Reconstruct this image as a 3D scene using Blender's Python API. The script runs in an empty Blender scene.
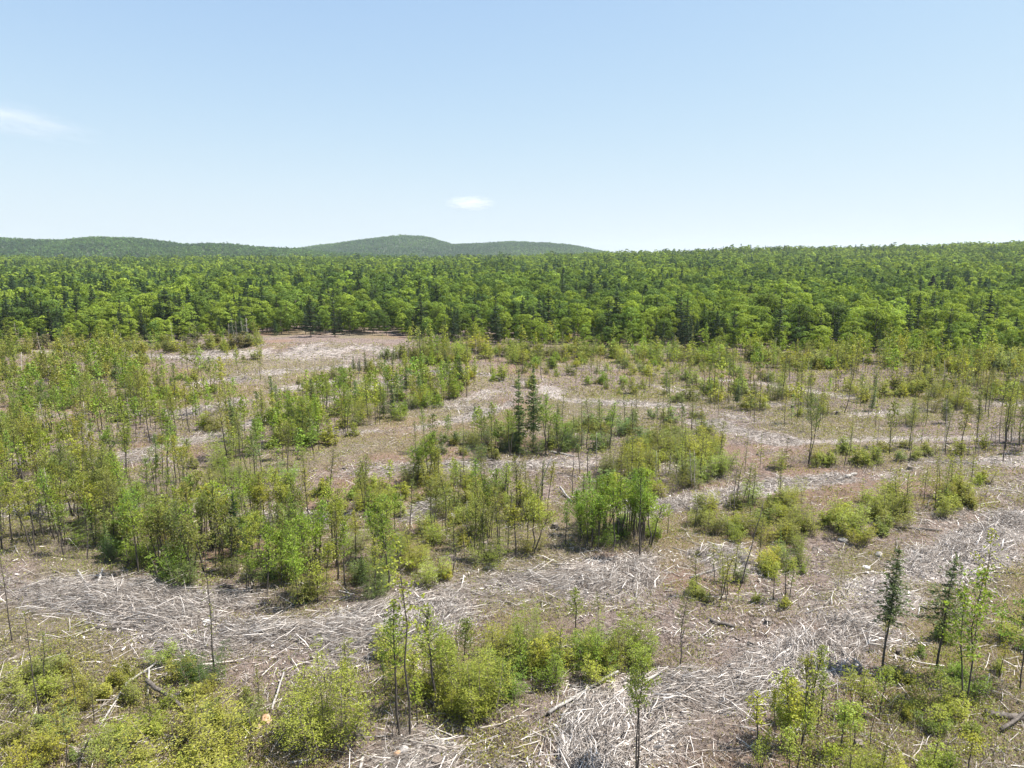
import bpy, math, random
import numpy as np
from mathutils import Vector

SEED = 11
rng = np.random.default_rng(SEED)
random.seed(SEED)
scene = bpy.context.scene
COL = scene.collection
R = math.radians

# ------------------------------------------------------------------ camera numbers
H = 22.0            # eye height of the drone above the clearing
F = 705.0           # focal length in pixels of a 1024 wide frame
HORIZON = 258.0
TP = (384.0 - HORIZON) / F
PITCH = math.atan(TP)
CP, SP = math.cos(PITCH), math.sin(PITCH)

# ------------------------------------------------------------------ noise + terrain
def _hash(ix, iy, s):
    n = (ix.astype(np.int64) * 374761393 + iy.astype(np.int64) * 668265263 + s * 1442695041) & 0x7fffffff
    n = (n ^ (n >> 13)) * 1274126177 & 0x7fffffff
    n = (n ^ (n >> 16)) * 2246822519 & 0x7fffffff
    return (n & 0xffff) / 65535.0

def vnoise(x, y, scale, s=0):
    x = np.asarray(x, float) / scale; y = np.asarray(y, float) / scale
    ix, iy = np.floor(x), np.floor(y)
    fx, fy = x - ix, y - iy
    fx = fx * fx * (3 - 2 * fx); fy = fy * fy * (3 - 2 * fy)
    a, b = _hash(ix, iy, s), _hash(ix + 1, iy, s)
    c, d = _hash(ix, iy + 1, s), _hash(ix + 1, iy + 1, s)
    return (a * (1 - fx) + b * fx) * (1 - fy) + (c * (1 - fx) + d * fx) * fy

def fbm(x, y, scale, s=0, o=3):
    t, a, n = 0, 1.0, 0
    for k in range(o):
        t = t + a * vnoise(x, y, scale / 2 ** k, s + k * 17); n += a; a *= .5
    return t / n

def sst(t):
    t = np.clip(t, 0, 1)
    return t * t * (3 - 2 * t)

def terrain(x, y):
    x = np.asarray(x, float); y = np.asarray(y, float)
    near = 1 - sst((y - 190) / 120)
    z = near * (0.9 * (fbm(x, y, 38, 3, 2) - .5) + .35 * (fbm(x, y, 6, 9, 3) - .5) + .16 * (vnoise(x, y, 1.6, 5) - .5))
    z = z + 1.9 * np.exp(-((x + 48) / 20) ** 2 - ((y - 170) / 12) ** 2)
    z = z + 0.8 * np.exp(-((x + 3) / 16) ** 2 - ((y - 128) / 7) ** 2)
    z = z - 1.6 * np.exp(-((y - 240) / 55) ** 2)
    A = np.interp(x / np.maximum(y, 1), [-.8, -.3, 0, .15, .35, .75], [13, 13, 15, 19, 23, 33])
    rise = A * np.clip((y - 180) / 820, 0, 1.2) ** 1.8
    rise = rise * (1 - .75 * sst((y - 1020) / 450))
    far = sst((y - 220) / 200)
    return z + rise + far * 5 * (fbm(x, y, 170, 21, 2) - .5) * (1 - sst((y - 1500) / 300))

def at(px, py):
    """ground point seen at a pixel"""
    px = np.asarray(px, float); py = np.asarray(py, float)
    u, v = (px - 512) / F, (384 - py) / F
    dx, dy, dz = u, CP + v * SP, -SP + v * CP
    z = np.zeros_like(u * 1.0)
    for _ in range(14):
        t = (z - H) / np.minimum(dz, -.01)
        x, y = dx * t, dy * t
        z = .4 * z + .6 * terrain(x, y)
    return x, y, terrain(x, y)

def height_for(px, base_y, top_y):
    x, y, z = at(px, base_y)
    v = (384 - top_y) / F
    return float(H + y * (-SP + v * CP) / (CP + v * SP) - z)

def to_px(x, y, z):
    d = y * CP - (z - H) * SP
    return 512 + F * x / d, 384 - F * (y * SP + (z - H) * CP) / d, d

# ------------------------------------------------------------------ mesh helpers
class Geo:
    def __init__(s):
        s.v, s.q, s.c, s.n = [], [], [], 0
    def add(s, V, Q, col=None):
        V = np.asarray(V, float).reshape(-1, 3); Q = np.asarray(Q, int)
        s.v.append(V); s.q.append(Q + s.n); s.n += len(V)
        if col is not None:
            s.c.append(np.broadcast_to(np.asarray(col, float), (len(V), 3)))
    def tube(s, P, rad, k=5, cap=True):
        P = np.asarray(P, float); n = len(P); rad = np.broadcast_to(rad, (n,))
        V = []
        for i in range(n):
            t = P[min(i + 1, n - 1)] - P[max(i - 1, 0)]; t = t / (np.linalg.norm(t) + 1e-9)
            a = np.cross(t, [0, 0, 1.] if abs(t[2]) < .9 else [1., 0, 0]); a /= np.linalg.norm(a)
            b = np.cross(t, a)
            th = np.arange(k) * 2 * math.pi / k
            V.append(P[i] + rad[i] * (np.cos(th)[:, None] * a + np.sin(th)[:, None] * b))
        V = np.concatenate(V)
        Q = [[i * k + j, i * k + (j + 1) % k, (i + 1) * k + (j + 1) % k, (i + 1) * k + j] for i in range(n - 1) for j in range(k)]
        s.add(V, Q)
        if cap and k == 4:
            s.q.append(np.array([[3, 2, 1, 0], [len(V) - 4, len(V) - 3, len(V) - 2, len(V) - 1]]) + s.n - len(V))
        elif cap:
            m = len(V)
            s.add([P[0] , P[-1]], np.zeros((0, 4), int))
            base = s.n - 2 - m
            e0, e1 = s.n - 2, s.n - 1
            s.q.append(np.array([[e0, base + (j + 1) % k, base + j, e0] for j in range(k)] + [[e1, base + m - k + j, base + m - k + (j + 1) % k, e1] for j in range(k)]))
    def leaves(s, C, L, W, axis=None, spread=1.0, up=.6, col=None, g=rng, nrm=None):
        C = np.asarray(C, float); n = len(C)
        if n == 0: return
        a = g.normal(size=(n, 3))
        if axis is not None: a = np.asarray(axis) + a * spread * .5
        a /= np.linalg.norm(a, axis=1)[:, None] + 1e-9
        m = g.normal(size=(n, 3)); m[:, 2] += up * np.where(g.random(n) < .9, 1.6, -1)
        if nrm is not None:
            m = np.asarray(nrm) + g.normal(size=(n, 3)) * .38
            m /= np.linalg.norm(m, axis=1)[:, None]
            a = a - m * np.sum(a * m, 1)[:, None]; a /= np.linalg.norm(a, axis=1)[:, None] + 1e-9
        b = np.cross(m, a); b /= np.linalg.norm(b, axis=1)[:, None] + 1e-9
        L = np.broadcast_to(L, (n,))[:, None] * g.uniform(.7, 1.3, (n, 1)); W = np.broadcast_to(W, (n,))[:, None] * g.uniform(.7, 1.3, (n, 1))
        sh = g.uniform(-.2, .2, (n, 1))
        nn = np.cross(a, b)
        V = np.stack([C - a * L / 2, C + b * W / 2 + a * L * sh + nn * W * .12, C + a * L / 2, C - b * W / 2 + a * L * sh + nn * W * .12], 1)
        if col is not None:
            col = np.repeat(np.broadcast_to(col, (n, 3)), 4, 0)
        s.add(V.reshape(-1, 3), np.arange(n * 4).reshape(n, 4), col)
    def arrays(s):
        V = np.concatenate(s.v) if s.v else np.zeros((0, 3)); Q = np.concatenate([q for q in s.q if len(q)]) if s.q else np.zeros((0, 4), int)
        return V, Q
    def mesh(s, name, m, smooth=False):
        V, Q = s.arrays()
        return np_mesh(name, V, Q, m, smooth, {'tint': np.concatenate(s.c)} if s.c else {})

def np_mesh(name, V, Q, m, smooth=False, attrs={}):
    V = np.asarray(V, np.float32); Q = np.asarray(Q, np.int32)
    tri = Q[:, 3] == Q[:, 0]
    loops = Q.reshape(-1)
    cnt = np.where(tri, 3, 4)
    if tri.any():
        keep = np.ones(Q.shape, bool); keep[tri, 3] = False
        loops = Q[keep]
    st = np.concatenate([[0], np.cumsum(cnt)[:-1]]).astype(np.int32)
    me = bpy.data.meshes.new(name)
    me.vertices.add(len(V)); me.vertices.foreach_set('co', V.reshape(-1))
    me.loops.add(len(loops)); me.loops.foreach_set('vertex_index', loops.astype(np.int32))
    me.polygons.add(len(Q)); me.polygons.foreach_set('loop_start', st)
    me.update(calc_edges=True)
    if smooth: me.polygons.foreach_set('use_smooth', np.ones(len(Q), bool))
    for k, a in attrs.items():
        if a.ndim == 1:
            me.attributes.new(k, 'FLOAT', 'POINT').data.foreach_set('value', a.astype(np.float32))
        else:
            c = np.ones((len(a), 4), np.float32); c[:, :3] = a
            me.attributes.new(k, 'FLOAT_COLOR', 'POINT').data.foreach_set('color', c.reshape(-1))
    me.materials.append(m)
    return me

def link(name, me, parent=None):
    o = bpy.data.objects.new(name, me); COL.objects.link(o)
    if parent is not None: o.parent = parent
    return o

def tag(o, label=None, cat=None, group=None, kind=None):
    if label: o['label'] = label
    if cat: o['category'] = cat
    if group: o['group'] = group
    if kind: o['kind'] = kind
    return o

# ------------------------------------------------------------------ materials
def newmat(name):
    m = bpy.data.materials.new(name); m.use_nodes = True
    nt = m.node_tree; nt.nodes.clear()
    return m, nt, nt.nodes, nt.links

def N(nt, t, **kw):
    n = nt.nodes.new(t)
    for k, v in kw.items():
        if k.startswith('i_'): n.inputs[k[2:].replace('_', ' ')].default_value = v
        else: setattr(n, k, v)
    return n

def mixc(nt, fac, a, b, mode='MIX'):
    n = nt.nodes.new('ShaderNodeMix'); n.data_type = 'RGBA'; n.blend_type = mode
    for i, s in ((0, fac), (6, a), (7, b)):
        if isinstance(s, (int, float)): n.inputs[i].default_value = s
        elif isinstance(s, tuple): n.inputs[i].default_value = (*s, 1)
        else: nt.links.new(s, n.inputs[i])
    return n.outputs[2]

def ramp(nt, src, p0, p1):
    n = nt.nodes.new('ShaderNodeMapRange'); n.interpolation_type = 'SMOOTHSTEP'
    n.inputs['From Min'].default_value = p0; n.inputs['From Max'].default_value = p1
    nt.links.new(src, n.inputs['Value'])
    return n.outputs['Result']

def leaf_mat(name, source, trans=.4, vary=.4, spec=.2, dry=(.22, .18, .07), dryness=.035):
    m, nt, nd, lk = newmat(name)
    if source == 'object':
        c = N(nt, 'ShaderNodeObjectInfo').outputs['Color']
    else:
        c = N(nt, 'ShaderNodeAttribute', attribute_name='tint').outputs['Color']
    isl = N(nt, 'ShaderNodeNewGeometry').outputs['Random Per Island']
    wn = N(nt, 'ShaderNodeTexWhiteNoise', noise_dimensions='1D'); lk.new(isl, wn.inputs['W'])
    mr = N(nt, 'ShaderNodeMapRange'); mr.inputs['To Min'].default_value = 1 - vary; mr.inputs['To Max'].default_value = 1 + vary
    lk.new(isl, mr.inputs['Value'])
    v = N(nt, 'ShaderNodeVectorMath', operation='SCALE'); lk.new(c, v.inputs[0]); lk.new(mr.outputs[0], v.inputs['Scale'])
    dr = N(nt, 'ShaderNodeMath', operation='LESS_THAN'); lk.new(wn.outputs['Value'], dr.inputs[0]); dr.inputs[1].default_value = dryness
    c2 = mixc(nt, dr.outputs[0], v.outputs[0], dry)
    p = N(nt, 'ShaderNodeBsdfPrincipled', i_Roughness=.5)
    p.inputs['Specular IOR Level'].default_value = spec
    lk.new(c2, p.inputs['Base Color'])
    t = N(nt, 'ShaderNodeBsdfTranslucent')
    lk.new(mixc(nt, 1.0, c2, (1.5, 1.45, .7), 'MULTIPLY'), t.inputs['Color'])
    mx = N(nt, 'ShaderNodeMixShader'); mx.inputs[0].default_value = trans
    lk.new(p.outputs[0], mx.inputs[1]); lk.new(t.outputs[0], mx.inputs[2])
    lk.new(mx.outputs[0], N(nt, 'ShaderNodeOutputMaterial').inputs['Surface'])
    return m

def wood_mat(name, a, b, scale=6.0, pale=None, pale_part=0, by_object=False):
    m, nt, nd, lk = newmat(name)
    tc = N(nt, 'ShaderNodeTexCoord')
    mp = N(nt, 'ShaderNodeMapping'); mp.inputs['Scale'].default_value = (1, 1, .35)
    lk.new(tc.outputs['Object'], mp.inputs[0])
    no = N(nt, 'ShaderNodeTexNoise', i_Scale=scale, i_Detail=6.0, i_Roughness=.65); lk.new(mp.outputs[0], no.inputs['Vector'])
    c = mixc(nt, ramp(nt, no.outputs['Fac'], .35, .68), a, b)
    geo = N(nt, 'ShaderNodeNewGeometry')
    src = N(nt, 'ShaderNodeObjectInfo').outputs['Random'] if by_object else geo.outputs['Random Per Island']
    if pale:
        c = mixc(nt, ramp(nt, src, 1 - pale_part - .2, 1 - pale_part + .2), c, pale)
    mr = N(nt, 'ShaderNodeMapRange'); mr.inputs['To Min'].default_value = .65; mr.inputs['To Max'].default_value = 1.3
    wn = N(nt, 'ShaderNodeTexWhiteNoise', noise_dimensions='1D'); lk.new(src, wn.inputs['W']); lk.new(wn.outputs['Value'], mr.inputs['Value'])
    v = N(nt, 'ShaderNodeVectorMath', operation='SCALE'); lk.new(c, v.inputs[0]); lk.new(mr.outputs[0], v.inputs['Scale'])
    p = N(nt, 'ShaderNodeBsdfPrincipled', i_Roughness=.85)
    lk.new(v.outputs[0], p.inputs['Base Color'])
    bm = N(nt, 'ShaderNodeBump', i_Strength=.5, i_Distance=.02); lk.new(no.outputs['Fac'], bm.inputs['Height']); lk.new(bm.outputs[0], p.inputs['Normal'])
    lk.new(p.outputs[0], N(nt, 'ShaderNodeOutputMaterial').inputs['Surface'])
    return m

M_LEAF = leaf_mat('leaf', 'object', .42)
M_NEEDLE = leaf_mat('needle', 'object', .3, .5, .15, (.14, .1, .055), .04)
M_CROWN = leaf_mat('forest_leaf', 'object', .36, .3, .05, (.22, .18, .07), .0)
M_FOREST = leaf_mat('forest_mass', 'tint', .36, .3, .03, (.2, .18, .07), .0)
M_STUFFLEAF = leaf_mat('leaf_mass', 'tint', .35)
M_BARK = wood_mat('bark', (.042, .034, .028), (.12, .1, .082), 9)
M_DEAD = wood_mat('weathered_wood', (.16, .135, .115), (.38, .335, .285), 8, (.55, .5, .44), .2, True)
M_SLASH = wood_mat('slash_wood', (.1, .079, .064), (.41, .355, .305), 5, (.72, .66, .6), .3)
M_FARBARK = wood_mat('far_bark', (.06, .05, .04), (.14, .12, .1), 3)
M_CUT = wood_mat('cut_wood', (.13, .1, .08), (.3, .25, .2), 14)

def rock_mat(name, a, b):
    m, nt, nd, lk = newmat(name)
    tc = N(nt, 'ShaderNodeTexCoord')
    no = N(nt, 'ShaderNodeTexNoise', i_Scale=5.0, i_Detail=8.0, i_Roughness=.7); lk.new(tc.outputs['Object'], no.inputs['Vector'])
    c = mixc(nt, ramp(nt, no.outputs['Fac'], .35, .65), a, b)
    p = N(nt, 'ShaderNodeBsdfPrincipled', i_Roughness=.9); lk.new(c, p.inputs['Base Color'])
    bm = N(nt, 'ShaderNodeBump', i_Strength=.6, i_Distance=.05); lk.new(no.outputs['Fac'], bm.inputs['Height']); lk.new(bm.outputs[0], p.inputs['Normal'])
    lk.new(p.outputs[0], N(nt, 'ShaderNodeOutputMaterial').inputs['Surface'])
    return m
M_ROCK = rock_mat('granite', (.2, .18, .165), (.4, .37, .34))
M_WHITEROCK = rock_mat('white_stone', (.36, .34, .32), (.62, .6, .57))
M_RUSTROCK = rock_mat('rusty_stone', (.3, .17, .09), (.46, .33, .22))

# ------------------------------------------------------------------ where the skid trails run (world polylines)
TRAILS = [  # pixel polyline on the ground, half width in metres, strength
    ([(-120, 560), (0, 578), (70, 592), (140, 612), (230, 632), (330, 636), (400, 622), (470, 604), (560, 588), (640, 574), (720, 556)], 2.7, 1.0),
    ([(-60, 552), (0, 560), (60, 576), (150, 592), (240, 606)], 1.8, .7),
    ([(540, 800), (590, 745), (650, 705), (720, 695), (790, 665), (850, 625), (900, 585), (960, 550), (1040, 512), (1120, 480)], 3.0, 1.0),
    ([(640, 575), (720, 590), (800, 600), (870, 590)], 3.6, .2),
    ([(700, 650), (760, 620), (820, 560), (860, 530)], 3.0, .22),
    ([(900, 560), (960, 520), (1030, 490)], 4.0, .34),
    ([(640, 510), (700, 500), (760, 490), (840, 476), (920, 464), (1040, 458)], 1.9, 1.0),
    ([(230, 522), (300, 520), (390, 516), (440, 505)], 1.9, .8),
    ([(360, 470), (440, 466), (510, 466), (580, 462), (650, 452)], 1.9, .9),
    ([(330, 432), (400, 430), (460, 420), (500, 408), (520, 395)], 1.8, .9),
    ([(430, 372), (500, 378), (540, 386), (560, 400), (640, 405), (700, 408), (780, 424)], 2.2, .9),
    ([(455, 405), (500, 390)], 5.5, .45),
    ([(535, 376), (556, 398)], 2.6, .8),
    ([(712, 425), (745, 432), (780, 441)], 2.2, 5.0),
    ([(170, 420), (220, 405), (290, 388), (380, 377), (470, 368)], 3.0, .75),
    ([(120, 455), (200, 440), (250, 424), (300, 408), (400, 378)], 2.4, .6),
    ([(200, 384), (280, 372), (400, 362)], 3.6, .7),
    ([(225, 354), (290, 350), (350, 350), (400, 354)], 15.0, .52),
    ([(-40, 350), (60, 352), (140, 356), (230, 360)], 5.0, .6),
    ([(-40, 515), (60, 510), (150, 505), (240, 500)], 1.6, .6),
    ([(-40, 470), (80, 462), (190, 462)], 1.6, .5),
    ([(-40, 420), (80, 415), (190, 412)], 2.0, .45),
    ([(560, 364), (620, 370), (690, 378), (760, 384), (850, 397)], 2.4, .7),
    ([(860, 415), (940, 408), (1040, 402)], 2.2, .6),
    ([(800, 442), (900, 440), (1040, 436)], 1.6, .55),
    ([(650, 385), (720, 400), (800, 408)], 2.6, .6),
    ([(540, 768), (480, 760), (400, 765)], 2.5, .6),
    ([(620, 470), (700, 470)], 1.6, .5),
]
TRAIL_W = []
for pts, w, s in TRAILS:
    a = np.array(pts, float)
    x, y, z = at(a[:, 0], a[:, 1])
    TRAIL_W.append((np.stack([x, y], 1), w * (1 if y.mean() < 75 else .78), s))

def trail_full(x, y):
    x = np.asarray(x, float); y = np.asarray(y, float)
    out = np.zeros(x.shape); ang = np.zeros(x.shape)
    wob = .35 + 1.25 * fbm(x, y, 4.5, 41, 3)
    for P, w, s in TRAIL_W:
        lo, hi = P.min(0) - 3 * w, P.max(0) + 3 * w
        k = (x > lo[0]) & (x < hi[0]) & (y > lo[1]) & (y < hi[1])
        if not k.any(): continue
        X, Y = x[k], y[k]
        best = np.full(X.shape, 1e9); ba = np.zeros(X.shape)
        for i in range(len(P) - 1):
            d = P[i + 1] - P[i]; L2 = d @ d
            t = np.clip(((X - P[i, 0]) * d[0] + (Y - P[i, 1]) * d[1]) / L2, 0, 1)
            dd = np.hypot(X - P[i, 0] - t * d[0], Y - P[i, 1] - t * d[1])
            u = dd < best; best[u] = dd[u]; ba[u] = math.atan2(d[1], d[0])
        m = s * np.exp(-(best / (w * wob[k])) ** 2)
        o = out[k]; up = m > o
        o[up] = m[up]; out[k] = o
        g = ang[k]; g[up] = ba[up]; ang[k] = g
    out = out * (.3 + 1.0 * sst((fbm(x, y, 6, 43, 4) - .32) / .3))
    return np.clip(out, 0, 1.3), ang

TG = (np.arange(-165, 165, .45), np.arange(14, 200, .45))
_tx, _ty = np.meshgrid(*TG)
_tm, _ta = trail_full(_tx.ravel(), _ty.ravel()); _tm = _tm.reshape(_tx.shape); _ta = _ta.reshape(_tx.shape)
def trail_mask(x, y):
    ix = np.round((np.asarray(x, float) + 165) / .45).astype(int); iy = np.round((np.asarray(y, float) - 14) / .45).astype(int)
    ok = (ix >= 0) & (iy >= 0) & (ix < _tx.shape[1]) & (iy < _tx.shape[0])
    ix = np.clip(ix, 0, _tx.shape[1] - 1); iy = np.clip(iy, 0, _tx.shape[0] - 1)
    return np.where(ok, _tm[iy, ix], 0), _ta[iy, ix]

# ------------------------------------------------------------------ ground sheet
def axis(dense_lo, dense_hi, step, far_lo, far_hi, grow):
    a = list(np.arange(dense_lo, dense_hi + step, step))
    s = step; b = a[-1]
    while b < far_hi: s *= grow; b += s; a.append(b)
    s = step; b = a[0]; pre = []
    while b > far_lo: s *= grow; b -= s; pre.append(b)
    return np.array(pre[::-1] + a)
gx = axis(-105, 105, .55, -7000, 7000, 1.13)
gy = axis(18, 185, .5, -180, 7400, 1.07)
GX, GY = np.meshgrid(gx, gy)
fx, fy = GX.ravel(), GY.ravel()
tm, _ = trail_full(fx, fy)
chip = np.clip(sst((fy - 62) / 45) + 1.6 * sst((fbm(fx, fy, 5, 47, 3) - .44) / .16) * sst((fx + 2) / 6), 0, 1)
vegn = sst((fbm(fx, fy, 14, 61, 4) - .36) / .3)
redn = sst((fbm(fx, fy, 13, 81, 4) - .54) / .16)
nx, ny = len(gx), len(gy)
idx = np.arange(nx * ny).reshape(ny, nx)
GQ = np.stack([idx[:-1, :-1], idx[:-1, 1:], idx[1:, 1:], idx[1:, :-1]], -1).reshape(-1, 4)
m, nt, nd, lk = newmat('cleared_ground')
A_s = N(nt, 'ShaderNodeAttribute', attribute_name='slash').outputs['Fac']
A_v = N(nt, 'ShaderNodeAttribute', attribute_name='veg').outputs['Fac']
A_c = N(nt, 'ShaderNodeAttribute', attribute_name='chips').outputs['Fac']
A_r = N(nt, 'ShaderNodeAttribute', attribute_name='rust').outputs['Fac']
geo = N(nt, 'ShaderNodeNewGeometry')
def noise(scale, det=5.0, rough=.6):
    n = N(nt, 'ShaderNodeTexNoise', i_Scale=scale, i_Detail=det, i_Roughness=rough); lk.new(geo.outputs['Position'], n.inputs['Vector']); return n.outputs['Fac']
def addm(a, b, op='ADD'):
    n = N(nt, 'ShaderNodeMath', operation=op)
    for i, s in enumerate((a, b)):
        if isinstance(s, (int, float)): n.inputs[i].default_value = s
        else: lk.new(s, n.inputs[i])
    return n.outputs[0]
n1, n2, n3 = noise(.6), noise(3.0, 6.0, .7), noise(11.0, 4.0, .7)
c = mixc(nt, ramp(nt, n2, .38, .64), (.065, .046, .038), (.315, .245, .21))
c = mixc(nt, ramp(nt, n1, .45, .62), c, (.25, .19, .16))
c = mixc(nt, addm(A_r, .8, 'MULTIPLY'), c, (.235, .15, .105))
vf = ramp(nt, addm(A_v, n2), .75, 1.25)
c = mixc(nt, addm(vf, .42, 'MULTIPLY'), c, (.17, .155, .07))
sf = ramp(nt, addm(A_s, addm(n2, n3)), 1.15, 1.75)
c = mixc(nt, sf, c, mixc(nt, A_c, mixc(nt, ramp(nt, n3, .4, .62), (.13, .1, .082), (.36, .31, .27)), mixc(nt, ramp(nt, n3, .38, .6), (.235, .193, .167), (.5, .44, .395))))
p = N(nt, 'ShaderNodeBsdfPrincipled', i_Roughness=.95); p.inputs['Specular IOR Level'].default_value = .2
lk.new(c, p.inputs['Base Color'])
bm = N(nt, 'ShaderNodeBump', i_Strength=.9, i_Distance=.25); lk.new(addm(n2, n3), bm.inputs['Height']); lk.new(bm.outputs[0], p.inputs['Normal'])
lk.new(p.outputs[0], N(nt, 'ShaderNodeOutputMaterial').inputs['Surface'])
M_GROUND = m
gme = np_mesh('ground', np.stack([fx, fy, terrain(fx, fy)], 1), GQ, m, True,
              {'slash': tm, 'veg': vegn * (1 - np.clip(tm, 0, 1)), 'rust': redn, 'chips': chip})
tag(link('ground', gme), kind='structure')

# ------------------------------------------------------------------ prototypes
def trunk_line(h, lean, n=6, g=rng):
    t = np.linspace(0, 1, n)
    p = np.zeros((n, 3)); p[:, 2] = t * h
    off = np.cumsum(g.normal(size=(n, 2)) * lean * h / n, 0); off -= off[0]
    p[:, :2] = off
    return p

def along(P, t):
    t = np.clip(t, 0, 1) * (len(P) - 1); i = min(int(t), len(P) - 2)
    return P[i] + (P[i + 1] - P[i]) * (t - i)

def sapling(h=5.0, s0=.4, nb=30, width=1.0, per_m=45, leaf=(.12, .085), rise=.6, shape='round', stems=1, clump=.13, r0=.035, g=rng, droop=0, lean=.05):
    tr, cr = Geo(), Geo()
    for st in range(stems):
        hh = h * (1 if st == 0 else g.uniform(.7, .95))
        P = trunk_line(hh, lean, g=g)
        if st: 
            a0 = g.uniform(0, 6.28); P = P + np.linspace(0, 1, len(P))[:, None] * np.array([math.cos(a0), math.sin(a0), 0]) * g.uniform(.3, .7) + np.array([math.cos(a0), math.sin(a0), 0]) * .12
        P[0, 2] = -.15
        tr.tube(P, np.linspace(r0, r0 * .22, len(P)), 5, False)
        az = g.uniform(0, 6.28)
        n_b = nb if st == 0 else int(nb * .7)
        for b in range(n_b):
            t = s0 + (1 - s0) * (b + g.random()) / n_b
            k = (t - s0) / (1 - s0)
            if shape == 'round': L = width * (math.sin(math.pi * min(1, .18 + .8 * k)) ** .7)
            elif shape == 'cone': L = width * (1 - .92 * k) * (.6 + .4 * min(1, k * 8))
            else: L = width * (.55 + .45 * math.sin(math.pi * k))
            L *= g.uniform(.55, 1.25)
            az += 2.4 + g.normal() * .5
            e = rise * g.uniform(.6, 1.3) + (.5 * k if shape != 'cone' else .25 * k)
            d = np.array([math.cos(az) * math.cos(e), math.sin(az) * math.cos(e), math.sin(e)])
            o = along(P, t)
            mid = o + d * L * .55; end = o + d * L + np.array([0, 0, -droop * L])
            tr.tube([o, mid, end], [r0 * .3, r0 * .2, r0 * .08], 3, False)
            n = max(3, int(per_m * L * g.uniform(.5, 1.4)))
            u = g.beta(1.7, 1.0, n)[:, None]
            C = np.where(u < .55, o + (mid - o) * u / .55, mid + (end - mid) * (u - .55) / .45) + g.normal(size=(n, 3)) * [1, 1, .5] * clump * (.4 + .6 * L / max(width, .1))
            cr.leaves(C, leaf[0], leaf[1], g=g, up=.8)
        C = P[-1] + g.normal(size=(10, 3)) * [.06, .06, .16]
        cr.leaves(C, leaf[0], leaf[1], g=g)
    return tr, cr

def spruce(h=5.0, s0=.35, width=.75, tiers=26, per=9, g=rng, r0=.045, spray=(.2, .06), sag=-.1, ragged=.25, k_pow=.9, lean=.02):
    tr, cr = Geo(), Geo()
    P = trunk_line(h, lean, g=g); P[0, 2] = -.15
    tr.tube(P, np.linspace(r0, r0 * .15, len(P)), 6, False)
    for i in range(tiers):
        t = s0 + (1 - s0) * (i + g.random() * .6) / tiers; k = (t - s0) / (1 - s0)
        L0 = width * ((1 - k) ** k_pow + .05) * (.7 + .3 * min(1, k * 6))
        nb = int(per * (1 - .45 * k)); a0 = g.uniform(0, 6.28)
        for b in range(nb):
            L = L0 * g.uniform(1 - ragged * 2, 1 + ragged)
            az = a0 + b * 6.283 / nb + g.normal() * .25
            e = sag + .5 * k + g.normal() * .1
            d = np.array([math.cos(az) * math.cos(e), math.sin(az) * math.cos(e), math.sin(e)])
            o = along(P, t); end = o + d * L
            tr.tube([o, end], [r0 * .22, r0 * .08], 3, False)
            n = max(3, int(L / spray[0] * 5))
            u = g.random(n)[:, None] ** .8
            side = np.cross(d, [0, 0, 1.])
            C = o + d * L * u + side * g.normal(size=(n, 1)) * L * .17 * (1.05 - u) + g.normal(size=(n, 3)) * .03 + [0, 0, -.02]
            ax = d + side * g.choice([-1, 1], (n, 1)) * .8
            cr.leaves(C, spray[0], spray[1], axis=ax, spread=.5, g=g, up=1.0)
    cr.leaves(P[-1] + g.normal(size=(12, 3)) * [.03, .03, .14], spray[0], spray[1] * .8, axis=np.tile([0, 0, 1.], (12, 1)), spread=.4, g=g)
    # dead lower twigs on the bare part of the stem
    for i in range(int(14 * s0 * h / 3)):
        o = along(P, g.uniform(.03, max(s0, .04))); a = g.uniform(0, 6.28)
        tr.tube([o, o + np.array([math.cos(a), math.sin(a), g.uniform(-.4, .3)]) * g.uniform(.12, .4)], [r0 * .15, r0 * .05], 3, False)
    return tr, cr

def spray_leaves(cr, c, d, length, width, n, leaf, g):
    """a flat feathery spray of leaves reaching from c along d"""
    side = np.cross(d, [0, 0, 1.]); side /= np.linalg.norm(side) + 1e-9
    u = g.random(n)[:, None]
    C = c + d * length * u + side * g.normal(size=(n, 1)) * width * (1.1 - .6 * u) * .5 + g.normal(size=(n, 3)) * [.02, .02, .025] - np.array([0, 0, .12]) * length * u ** 2
    ax = d + side * g.choice([-1, 1], (n, 1)) * .9
    nr = np.cross(side, d); nr = nr if nr[2] > 0 else -nr
    s = g.choice([1.0, .8], n)
    cr.leaves(C, leaf[0], leaf[1] * s, axis=ax, spread=.5, g=g, nrm=np.tile(nr * .8 + [0, 0, .3], (n, 1)))

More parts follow.
